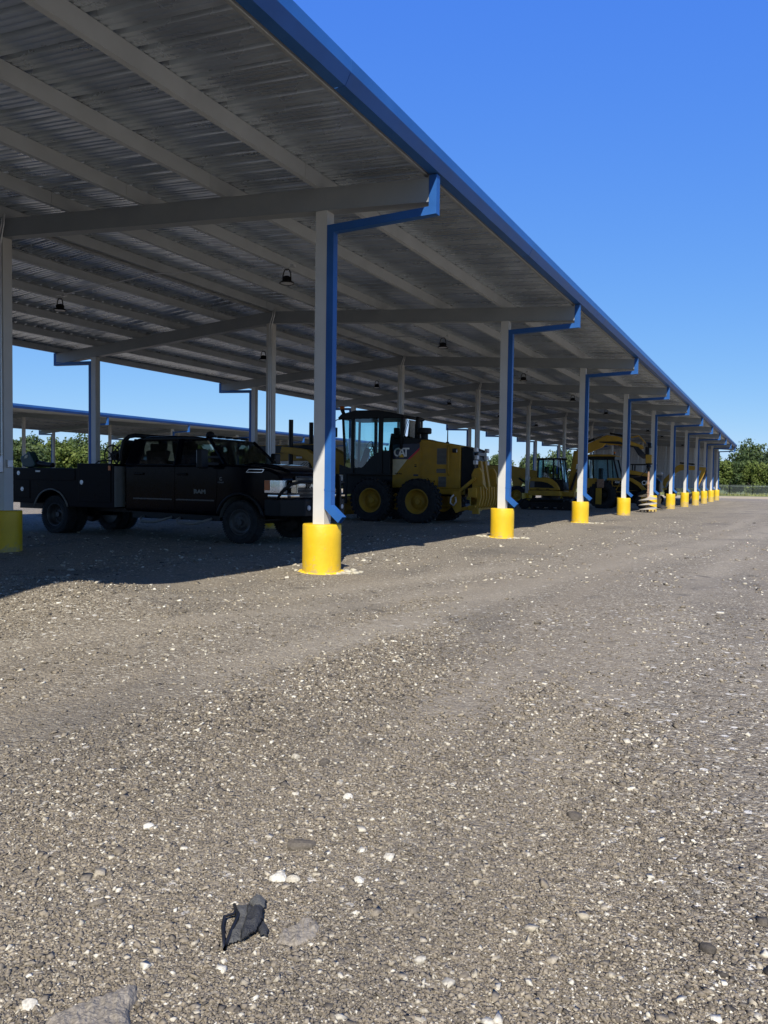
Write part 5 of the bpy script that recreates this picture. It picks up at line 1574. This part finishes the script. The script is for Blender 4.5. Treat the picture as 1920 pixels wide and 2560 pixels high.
# ---------------------------------------------------------------- telehandler
HX, HY_ = -14.3, 47.0
TH = thing('telehandler', 'yellow telehandler with its boom lowered, left of the compact excavator', 'telehandler', (HX, HY_, gz(HX, 46)))
for x in (0.35, -2.6):
    for s in (-1, 1):
        wheel(TH, x, s * 0.95, 0.56, 0.38, 0.34, 'cat_yellow', s, 20, 0.035, 0.6, 10)
k = MB(); k.prism([(-3.3, 0.55), (-3.3, 1.2), (-2.6, 1.35), (-0.2, 1.10), (0.7, 1.0), (0.75, 0.55)], 'y', -0.55, 0.55); k.build('chassis', 'cat_black', TH, bevel=0.03)
beam(TH, 'boom', [(-3.3, 2.40), (-3.3, 1.75), (-1.0, 1.78), (0.1, 1.70), (0.5, 1.55), (2.6, 1.42), (2.6, 1.86), (0.6, 2.18), (-0.2, 2.35)], 0.34, -0.15)
beam(TH, 'boom_head', [(-0.35, 1.80), (0.30, 1.70), (0.45, 1.40), (0.25, 1.0), (-0.05, 0.98), (-0.15, 1.5)], 0.5, -0.15)
ram(TH, (0.3, -0.42, 1.60), (1.35, -0.42, 0.95), 0.06)
k = MB(); k.bar((1.35, -0.2, 0.95), (1.75, -0.2, 0.70), 0.3, 0.16, (0, 1, 0)); k.bar((2.5, -0.15, 1.6), (2.75, -0.15, 0.5), 0.5, 0.12, (0, 1, 0)); k.build('fork_carriage', 'cat_black', TH)
for y in (-0.45, 0.2):
    k = MB(); k.bx(2.72, 2.80, y - 0.06, y + 0.06, 0.18, 1.0); k.bx(2.78, 3.4, y - 0.06, y + 0.06, 0.14, 0.19); k.build('fork', 'cat_black', TH)
k = MB()
for x, y in ((-2.2, 0.35), (-2.2, 0.95), (-0.9, 0.35), (-0.9, 0.95)):
    k.bx(x - 0.04, x + 0.04, y - 0.04, y + 0.04, 1.1, 2.35)
k.bx(-2.3, -0.8, 0.28, 1.0, 2.35, 2.42); k.bx(-2.25, -0.85, 0.32, 0.98, 1.0, 1.45); k.build('cab', 'cat_black', TH, bevel=0.015)
k = MB(); k.bx(0.9, 1.0, -1.0, 0.9, 0.5, 0.7); k.build('front_axle', 'cat_yellow', TH) if False else None
# ---------------------------------------------------------------- concrete spills at the pier feet
def chunk_mesh(seed, r, flat=0.7, m='loose_stone', tint=0.9, sub=1, jag=0.25):
    rs = np.random.default_rng(seed)
    import bmesh
    bm = bmesh.new()
    bmesh.ops.create_icosphere(bm, subdivisions=sub + 1, radius=1.0)
    ax = rs.uniform(0.75, 1.3, 3)
    planes = [(Vector(rs.normal(0, 1, 3)).normalized(), rs.uniform(0.62, 0.92)) for _ in range(9)]
    off = Vector(rs.uniform(0, 50, 3))
    for v in bm.verts:
        p = v.co.copy()
        for n_, d_ in planes:
            e = p.dot(n_) - d_
            if e > 0:
                p -= n_ * e * 0.92
        p *= 1 + jag * 0.35 * noise.noise(p * 2.2 + off)
        v.co = Vector((p.x * ax[0] * r, p.y * ax[1] * r, p.z * flat * r))
    me = bpy.data.meshes.new('stone')
    bm.to_mesh(me)
    bm.free()
    at = me.attributes.new('tint', 'FLOAT', 'POINT')
    at.data.foreach_set('value', np.full(len(me.vertices), tint, np.float32))
    me.materials.append(MATS[m])
    return me
def spill(x, y, label, seed, lobes, chunks):
    rs = random.Random(seed)
    n, rings = 56, 7
    vs = []
    for i in range(n):
        t = 2 * pi * i / n
        ro = 0.285 + 0.03 * noise.noise(Vector((cos(t) * 3, sin(t) * 3, seed)))
        for a, amp, wd in lobes:
            dd = (t - radians(a) + pi) % (2 * pi) - pi
            ro += amp * math.exp(-(dd / wd) ** 2)
        ro += 0.03 * noise.noise(Vector((cos(t) * 9, sin(t) * 9, seed + 3)))
        for j in range(rings):
            f = j / (rings - 1)
            r = 0.245 + (max(ro, 0.29) - 0.245) * f
            px, py = x + r * cos(t), y + r * sin(t)
            h = 0.022 * (1 - f ** 2) + 0.026 * noise.noise(Vector((px * 13, py * 13, 1))) * (0.4 + f) - 0.016 * f
            vs.append((px - x, py - y, gz(px, py) + h))
    fs = [(i * rings + j, ((i + 1) % n) * rings + j, ((i + 1) % n) * rings + j + 1, i * rings + j + 1) for i in range(n) for j in range(rings - 1)]
    k = MB(); k.add(vs, [f[::-1] for f in fs])
    s = thing('concrete_spill', label, 'concrete', (x, y, 0), 0, 'pale concrete around the pier feet')
    k.build('collar', 'concrete_spill', s, smooth=True)
    for q, (a, rr_, sz) in enumerate(chunks):
        px, py = rr_ * cos(radians(a)), rr_ * sin(radians(a))
        put('lump', chunk_mesh(seed * 31 + q, sz, 0.6, 'concrete_pale'), s, (px, py, gz(x + px, y + py) + sz * 0.18), (0, 0, q))
def spill_material():
    m = bpy.data.materials.new('concrete_spill')
    t, b, out = nodes_of(m)
    N, L = t.nodes, t.links
    tc = N.new('ShaderNodeTexCoord')
    ln = N.new('ShaderNodeVectorMath'); ln.operation = 'MULTIPLY'; ln.inputs[1].default_value = (1, 1, 0)
    L.new(tc.outputs['Object'], ln.inputs[0])
    le = N.new('ShaderNodeVectorMath'); le.operation = 'LENGTH'
    L.new(ln.outputs[0], le.inputs[0])
    nz = N.new('ShaderNodeTexNoise'); nz.inputs['Scale'].default_value = 16; nz.inputs['Detail'].default_value = 6
    L.new(tc.outputs['Object'], nz.inputs['Vector'])
    ad = N.new('ShaderNodeMath'); ad.operation = 'MULTIPLY_ADD'; ad.inputs[1].default_value = 0.16
    L.new(nz.outputs['Fac'], ad.inputs[0]); L.new(le.outputs['Value'], ad.inputs[2])
    mr = N.new('ShaderNodeMapRange'); mr.inputs['From Min'].default_value = 0.365; mr.inputs['From Max'].default_value = 0.385
    mr.inputs['To Min'].default_value = 1.0; mr.inputs['To Max'].default_value = 0.0
    L.new(ad.outputs[0], mr.inputs['Value'])
    r = ramp(N, [(0.3, (0.22, 0.195, 0.15)), (0.5, (0.40, 0.365, 0.275)), (0.75, (0.50, 0.465, 0.37))])
    L.new(nz.outputs['Fac'], r.inputs[0])
    mx = N.new('ShaderNodeMix'); mx.data_type = 'RGBA'; mx.inputs[7].default_value = (0.62, 0.41, 0.012, 1)
    L.new(mr.outputs[0], mx.inputs[0]); L.new(r.outputs[0], mx.inputs[6])
    L.new(mx.outputs[2], b.inputs['Base Color'])
    b.inputs['Roughness'].default_value = 0.9
    bp = N.new('ShaderNodeBump'); bp.inputs['Strength'].default_value = 0.8; bp.inputs['Distance'].default_value = 0.03
    L.new(nz.outputs['Fac'], bp.inputs['Height']); L.new(bp.outputs[0], b.inputs['Normal'])
    MATS['concrete_spill'] = m
spill_material()
spill(XF, Y0, 'pale concrete spill splashed with yellow paint around the nearest pier', 3, [(12, 0.20, 0.40), (45, 0.10, 0.3), (200, 0.05, 0.4)], [(20, 0.36, 0.045), (34, 0.42, 0.06), (12, 0.47, 0.05), (40, 0.34, 0.04), (25, 0.52, 0.035), (2, 0.40, 0.03), (205, 0.33, 0.03)])
spill(XF, Y0 + BAY, 'broken pale concrete lumps around the second front pier', 5, [(-30, 0.06, 0.4), (15, 0.16, 0.25), (200, 0.18, 0.3)], [(200, 0.38, 0.06), (215, 0.46, 0.05), (190, 0.52, 0.05), (-20, 0.36, 0.05), (10, 0.45, 0.06), (0, 0.58, 0.05), (-40, 0.34, 0.04), (230, 0.34, 0.04)])
spill(XF, Y0 + 2 * BAY, 'flat pale concrete smear beside the third front pier', 8, [(-8, 0.42, 0.2)], [(-8, 0.5, 0.05), (-15, 0.72, 0.05)])

# ---------------------------------------------------------------- stones worth naming
def stone(name, label, cat, px, py, r, flat, tint, seed, m='loose_stone', sub=1, rz=0.0, sc=(1, 1, 1), lift=0.25):
    o = put(name, chunk_mesh(seed, r, flat, m, tint, sub), None, (px, py, gz(px, py) + r * flat * lift), (0, 0, rz))
    o.scale = sc
    return tag(o, label, cat)
def on_ground(u, v):
    d = CF + CR * ((u - 960) / 1974.66) - CU * ((v - 1280) / 1974.66)
    t = -HC / d.z
    return d.x * t, d.y * t
SPOTS = [
    ('stone', 'bluish white broken stone beyond the black glove', 'stone', 695, 2190, 0.026, 0.6, 0.99),
    ('stone', 'cream stone lying against the bluish white one beyond the glove', 'stone', 732, 2193, 0.020, 0.7, 0.945),
    ('stone', 'long white stone right of the glove and a little farther off', 'stone', 897, 2196, 0.020, 0.6, 1.0),
    ('stone', 'flat white stone in the middle of the yard foreground', 'stone', 870, 2002, 0.026, 0.55, 0.99),
    ('stone', 'squarish white stone near the bottom left corner', 'stone', 72, 2506, 0.019, 0.6, 0.975),
    ('stone', 'round white stone in the left foreground, alone among grey gravel', 'stone', 371, 2063, 0.020, 0.6, 1.0),
    ('stone', 'pale oval stone in the foreground right of the glove', 'stone', 1050, 2396, 0.017, 0.6, 0.965),
    ('stone', 'tan stone in the mid foreground above the white flat one', 'stone', 739, 1904, 0.022, 0.7, 0.93),
    ('asphalt_lump', 'round black asphalt lump in the right foreground', 'asphalt', 1435, 2042, 0.030, 0.6, 0.02),
    ('asphalt_lump', 'black asphalt lump left of centre in the foreground', 'asphalt', 810, 1918, 0.026, 0.7, 0.02),
    ('asphalt_lump', 'flat dark asphalt piece above the glove', 'asphalt', 752, 2112, 0.045, 0.4, 0.07),
    ('asphalt_lump', 'small dark asphalt lump at the lower right', 'asphalt', 1772, 2365, 0.030, 0.6, 0.04),
]
for i, (n_, lab, c_, u, v, r_, fl, ti) in enumerate(SPOTS):
    px, py = on_ground(u, v)
    stone(n_, lab, c_, px, py, r_, fl, ti, 100 + i, rz=i * 0.7)
#SLABS
mat('asphalt_old', (0.165, 0.142, 0.110), 0.9, vary=0.35, scale=60, bump=0.35, bscale=160, dust=0.75, dustcol=(0.36, 0.32, 0.25))
# ---------------------------------------------------------------- lost glove
gxp, gyp = on_ground(616, 2307)
GL = thing('work_glove', 'black and grey work glove lying crumpled on the gravel', 'glove', (gxp, gyp, gz(gxp, gyp) + 0.006), atan2(gyp, gxp) - pi / 2)
GL.scale = (1.18, 1.0, 1.0)
def pad(name, pts, h, m, z0=0.0, amp=0.006, seed=0, parent=GL, soft=0.007, st=0.0035, follow=None):
    """soft cloth pad: outline filled on a fine grid, domed, wrinkled"""
    P = [(a * 0.001, b * 0.001) for a, b in pts]
    def inside(x, y):
        c = False
        for i in range(len(P)):
            (x0, y0), (x1, y1) = P[i], P[i - 1]
            if (y0 > y) != (y1 > y) and x < (x1 - x0) * (y - y0) / (y1 - y0) + x0:
                c = not c
        return c
    def edge(x, y):
        d = 9
        for i in range(len(P)):
            a, b = Vector(P[i]), Vector(P[i - 1])
            q = Vector((x, y))
            ab = b - a
            t = max(0, min(1, (q - a).dot(ab) / ab.length_squared))
            d = min(d, (q - a - ab * t).length)
        return d
    xs = [p[0] for p in P]; ys = [p[1] for p in P]
    idx, vs, fs = {}, [], []
    nx_, ny_ = int((max(xs) - min(xs)) / st) + 2, int((max(ys) - min(ys)) / st) + 2
    for j in range(ny_):
        for i in range(nx_):
            x, y = min(xs) + i * st, min(ys) + j * st
            if inside(x, y):
                e = edge(x, y)
                z = z0 + h * (1 - math.exp(-e / soft)) + amp * noise.noise(Vector((x * 55, y * 30, seed))) * min(1, e / 0.008) + amp * 0.5 * noise.noise(Vector((x * 140, y * 90, seed + 5)))
                z += follow(x, y) if follow else 0.0
                idx[i, j] = len(vs); vs.append((x, y, z))
    top = len(vs)
    for (i, j), a in list(idx.items()):
        if (i + 1, j) in idx and (i, j + 1) in idx and (i + 1, j + 1) in idx:
            fs.append((a, idx[i + 1, j], idx[i + 1, j + 1], idx[i, j + 1]))
    k = MB(); k.add(vs, fs)
    o = k.build(name, m, parent, smooth=True)
    so = o.modifiers.new('thick', 'SOLIDIFY'); so.thickness = 0.004; so.offset = -1
    return o
pad('cuff', [(-28, 92), (6, 92), (8, 30), (-2, -30), (-10, -90), (-46, -104), (-38, -40), (-22, 10), (-30, 60)], 0.012, 'glove_grey', 0.004, 0.005, 2)
pad('palm', [(2, 96), (18, 60), (44, 60), (42, -4), (22, -66), (-12, -98), (-16, -60), (-6, -10), (0, 50)], 0.026, 'glove_dark', 0.006, 0.010, 9)
pad('fingers', [(2, 88), (12, 116), (30, 124), (52, 104), (47, 58), (20, 56)], 0.022, 'glove_grey', 0.006, 0.007, 13)
pad('thumb', [(24, -50), (39, 4), (48, -20), (55, -52), (48, -80), (31, -74)], 0.016, 'glove_dark', 0.004, 0.005, 17)
k = MB()
k.tube([(-0.030, 0.088, 0.012), (-0.026, 0.050, 0.016), (-0.030, 0.030, 0.016), (-0.053, 0.026, 0.012), (-0.056, -0.020, 0.008), (-0.052, -0.070, 0.008), (-0.049, -0.123, 0.006), (-0.044, -0.100, 0.010), (-0.036, -0.055, 0.014), (-0.024, -0.005, 0.018), (-0.020, 0.025, 0.018), (-0.026, 0.05, 0.018)], 0.0042, 8)
k.build('cuff_binding', 'hose_rubber', GL, smooth=True)

def slab(label, u, v, pts, h, rz, seed):
    px, py = on_ground(u, v)
    o = pad('asphalt_slab', pts, h, 'asphalt_old', -0.012, 0.007, seed, None, 0.008, 0.0045)
    for md in list(o.modifiers): o.modifiers.remove(md)
    for p in o.data.polygons: p.use_smooth = False
    o.location = (px, py, gz(px, py)); o.rotation_euler = (0, 0, rz)
    tag(o, label, 'asphalt')
slab('big weathered grey asphalt slab at the bottom left edge', 235, 2545, [(-110, -80), (-115, 10), (-60, 60), (-20, 75), (50, 105), (88, 120), (95, 60), (80, 20), (100, -70), (40, -120), (-60, -110)], 0.036, 0.66, 21)
slab('low grey asphalt slab half buried right of the glove', 750, 2325, [(-70, -50), (-60, 20), (-20, 40), (0, 75), (50, 70), (62, 20), (48, -30), (0, -70), (-40, -65)], 0.022, 0.55, 27)

# ---------------------------------------------------------------- fence beyond the yard
F = thing('picket_fence', 'thin metal picket fence in front of the trees', 'fence', (0, 127.0, -0.37))
def fence_bits():
    k = MB()
    k.bx(-0.035, 0.035, -0.035, 0.035, -0.2, 1.95)
    p_ = k.mesh('post', 'cat_black')
    k = MB()
    for i in range(1, 22):
        k.bx(i * 0.14 - 0.012, i * 0.14 + 0.012, -0.012, 0.012, 0.05, 1.55)
    for z in (0.25, 1.35):
        k.bx(0.03, 3.05, -0.02, 0.02, z - 0.02, z + 0.02)
    return p_, k.mesh('picket_panel', 'fence_metal')
fp, fpan = fence_bits()
for i in range(-22, 14):
    put('post', fp, F, (i * 3.08, 0, 0))
    o = put('picket_panel', fpan, F, (i * 3.08, 0, 0)); o['kind'] = 'stuff'

# ---------------------------------------------------------------- grass along the verge
def grass_tufts():
    n = 9000
    x = RNG.uniform(-46, 30, n); y = 121.5 + RNG.uniform(0, 12, n)
    vs, fs = [], []
    for i in range(n):
        h = random.Random(i).uniform(0.15, 0.5); a = i * 2.4
        w = 0.05
        z = gz(x[i], y[i])
        o = len(vs)
        vs += [(x[i] - w * cos(a), y[i] - w * sin(a), z), (x[i] + w * cos(a), y[i] + w * sin(a), z), (x[i] + 0.12 * sin(a * 3), y[i] + 0.12 * cos(a * 5), z + h)]
        fs.append((o, o + 1, o + 2))
    k = MB(); k.add(vs, fs)
    return k.build('verge_grass', 'grass_blade')
mat('grass_blade', (0.17, 0.18, 0.06), 0.8, vary=0.5, scale=0.6)
tag(grass_tufts(), 'tall dry green grass along the fence line', 'grass', kind='stuff')

# ---------------------------------------------------------------- trees
def leaf_material(name, dark, mid, light):
    m = bpy.data.materials.new(name)
    t, b, out = nodes_of(m)
    N, L = t.nodes, t.links
    at = N.new('ShaderNodeAttribute'); at.attribute_name = 'tint'
    r = ramp(N, [(0.0, dark), (0.5, mid), (1.0, light)])
    L.new(at.outputs['Fac'], r.inputs[0])
    L.new(r.outputs[0], b.inputs['Base Color'])
    b.inputs['Roughness'].default_value = 0.6
    b.inputs['Specular IOR Level'].default_value = 0.25
    tr = N.new('ShaderNodeBsdfTranslucent')
    L.new(r.outputs[0], tr.inputs[0])
    mx = N.new('ShaderNodeMixShader'); mx.inputs[0].default_value = 0.3
    L.new(b.outputs[0], mx.inputs[1]); L.new(tr.outputs[0], mx.inputs[2]); L.new(mx.outputs[0], out.inputs['Surface'])
    MATS[name] = m
leaf_material('leaf_light', (0.050, 0.078, 0.016), (0.095, 0.132, 0.026), (0.18, 0.21, 0.05))
leaf_material('leaf_mid', (0.030, 0.052, 0.016), (0.058, 0.090, 0.027), (0.11, 0.14, 0.046))
leaf_material('leaf_dark', (0.022, 0.040, 0.016), (0.045, 0.070, 0.028), (0.085, 0.110, 0.050))
def crown_mesh(seed, m, n=6500, low=0.12, loose=0.16, leaf=0.040):
    rs = np.random.default_rng(seed)
    # clumps in a unit-height crown, radius ~0.5
    nc = 60
    c = []
    while len(c) < nc:
        p = rs.uniform(-1, 1, 3)
        if np.linalg.norm(p) < 1:
            zc = low + (1 - low) * (p[2] * 0.5 + 0.5)
            w = 0.50 * math.sqrt(max(0.05, 1 - ((zc - 0.45) / 0.62) ** 2))
            c.append((p[0] * w, p[1] * w, zc))
    c = np.array(c)
    cr = rs.uniform(0.07, 0.17, nc)
    ct = rs.uniform(-0.22, 0.22, nc)
    which = rs.choice(nc, n, p=cr ** 2 / (cr ** 2).sum())
    d = rs.normal(0, 1, (n, 3)); d /= np.linalg.norm(d, axis=1)[:, None]
    rad_ = cr[which] * (0.65 + 0.5 * rs.uniform(0, 1, n) ** 0.7 + (rs.uniform(0, 1, n) < loose) * rs.uniform(0, 0.6, n))
    p = c[which] + d * rad_[:, None] * np.array([1, 1, 0.85])
    nrm = d + rs.normal(0, 0.55, (n, 3)); nrm /= np.linalg.norm(nrm, axis=1)[:, None]
    up = rs.normal(0, 1, (n, 3))
    a = np.cross(nrm, up); a /= np.linalg.norm(a, axis=1)[:, None]
    b = np.cross(nrm, a)
    s = leaf * rs.uniform(0.5, 1.15, n)[:, None]
    V = np.stack([p - a * s * 0.55, p - b * s, p + a * s * 0.55, p + b * s], 1).reshape(-1, 3)
    me = bpy.data.meshes.new('crown')
    me.vertices.add(n * 4); me.vertices.foreach_set('co', V.reshape(-1))
    me.loops.add(n * 4); me.loops.foreach_set('vertex_index', np.arange(n * 4))
    me.polygons.add(n); me.polygons.foreach_set('loop_start', np.arange(0, n * 4, 4))
    me.update(calc_edges=True)
    ti = np.clip(0.5 + ct[which] + rs.normal(0, 0.16, n), 0, 1)
    at = me.attributes.new('tint', 'FLOAT', 'POINT'); at.data.foreach_set('value', np.repeat(ti, 4).astype(np.float32))
    me.materials.append(MATS[m])
    return me
def trunk_mesh(seed):
    rs = random.Random(seed)
    k = MB()
    k.tube([(0, 0, -0.03), (0.01, 0, 0.12), (0.02, 0.01, 0.3), (0.0, 0.0, 0.55), (0.02, 0.0, 0.8)], [0.032, 0.026, 0.021, 0.014, 0.005], 8)
    for i in range(7):
        a = i * 2.4 + rs.random(); z = 0.15 + 0.08 * i
        e = Vector((0.34 * cos(a), 0.34 * sin(a), z + 0.22))
        k.tube([(0.01, 0, z), (e.x * 0.5, e.y * 0.5, z + 0.09), e], [0.013, 0.009, 0.003], 6)
    return k.mesh('trunk', 'bark', True)
CROWNS = {kind: [crown_mesh(40 + i * 7 + hash_, 'leaf_' + kind, low=lo, loose=ls) for i in range(3)] for kind, hash_, lo, ls in (('light', 0, 0.05, 0.15), ('mid', 3, 0.08, 0.25), ('dark', 5, 0.15, 0.2))}
TRUNKS = [trunk_mesh(i) for i in range(3)]
tree_rng = random.Random(5)
def tree(x, y, h, w, kind, label, group):
    t = thing('tree', label, 'tree', (x, y, gz(x, y)), tree_rng.uniform(0, 6.28), group)
    v = tree_rng.randrange(3)
    c = put('crown', CROWNS[kind][v], t); c.scale = (w, w * tree_rng.uniform(0.85, 1.1), h)
    k = put('trunk', TRUNKS[v], t); k.scale = (h, h, h)
def row(pts, kind, hr, wr, desc, group):
    for i, (x, y) in enumerate(pts):
        h = tree_rng.uniform(*hr)
        kd = kind if tree_rng.random() < 0.72 else tree_rng.choice(['light', 'mid', 'dark'])
        col = {'light': 'light green', 'mid': 'mid green', 'dark': 'dark green'}[kd]
        tree(x, y, h, tree_rng.uniform(*wr), kd, f'{col} tree, {desc}, number {i + 1} from the left' if False else f'{col} tree, {ORDX[i]} from the left {desc}', group)
ORDX = ORD + ['fourteenth', 'fifteenth', 'sixteenth', 'seventeenth', 'eighteenth', 'nineteenth', 'twentieth', 'twenty-first', 'twenty-second', 'twenty-third', 'twenty-fourth', 'twenty-fifth', 'twenty-sixth']
jit = lambda a: a + tree_rng.uniform(-0.7, 0.7)
row([(jit(-26 + 2.3 * i), jit(131.5)) for i in range(22)], 'light', (4.4, 5.8), (4.2, 5.4), 'in the low row behind the fence', 'low trees behind the fence')
row([(-4.0 + 3.3 * i, jit(141)) for i in range(10)], 'dark', (6.6, 8.6), (5.5, 7.0), 'in the tall row beyond the fence', 'tall trees beyond the fence')
row([(jit(-76 + 5.0 * i), jit(116 + 1.2 * i)) for i in range(10)], 'mid', (5.2, 7.2), (5.0, 6.5), 'in the row seen through the shed', 'trees seen through the shed')
row([(jit(-88 + 0.9 * i), jit(44 + 4.6 * i)) for i in range(15)], 'light', (5.2, 6.8), (4.6, 6.0), 'in the row beyond the second shed', 'trees beyond the second shed')
row([(jit(-97 + 0.9 * i), jit(50 + 7.0 * i)) for i in range(9)], 'mid', (6.2, 7.8), (6.0, 7.5), 'in the back row beyond the second shed', 'back row beyond the second shed')
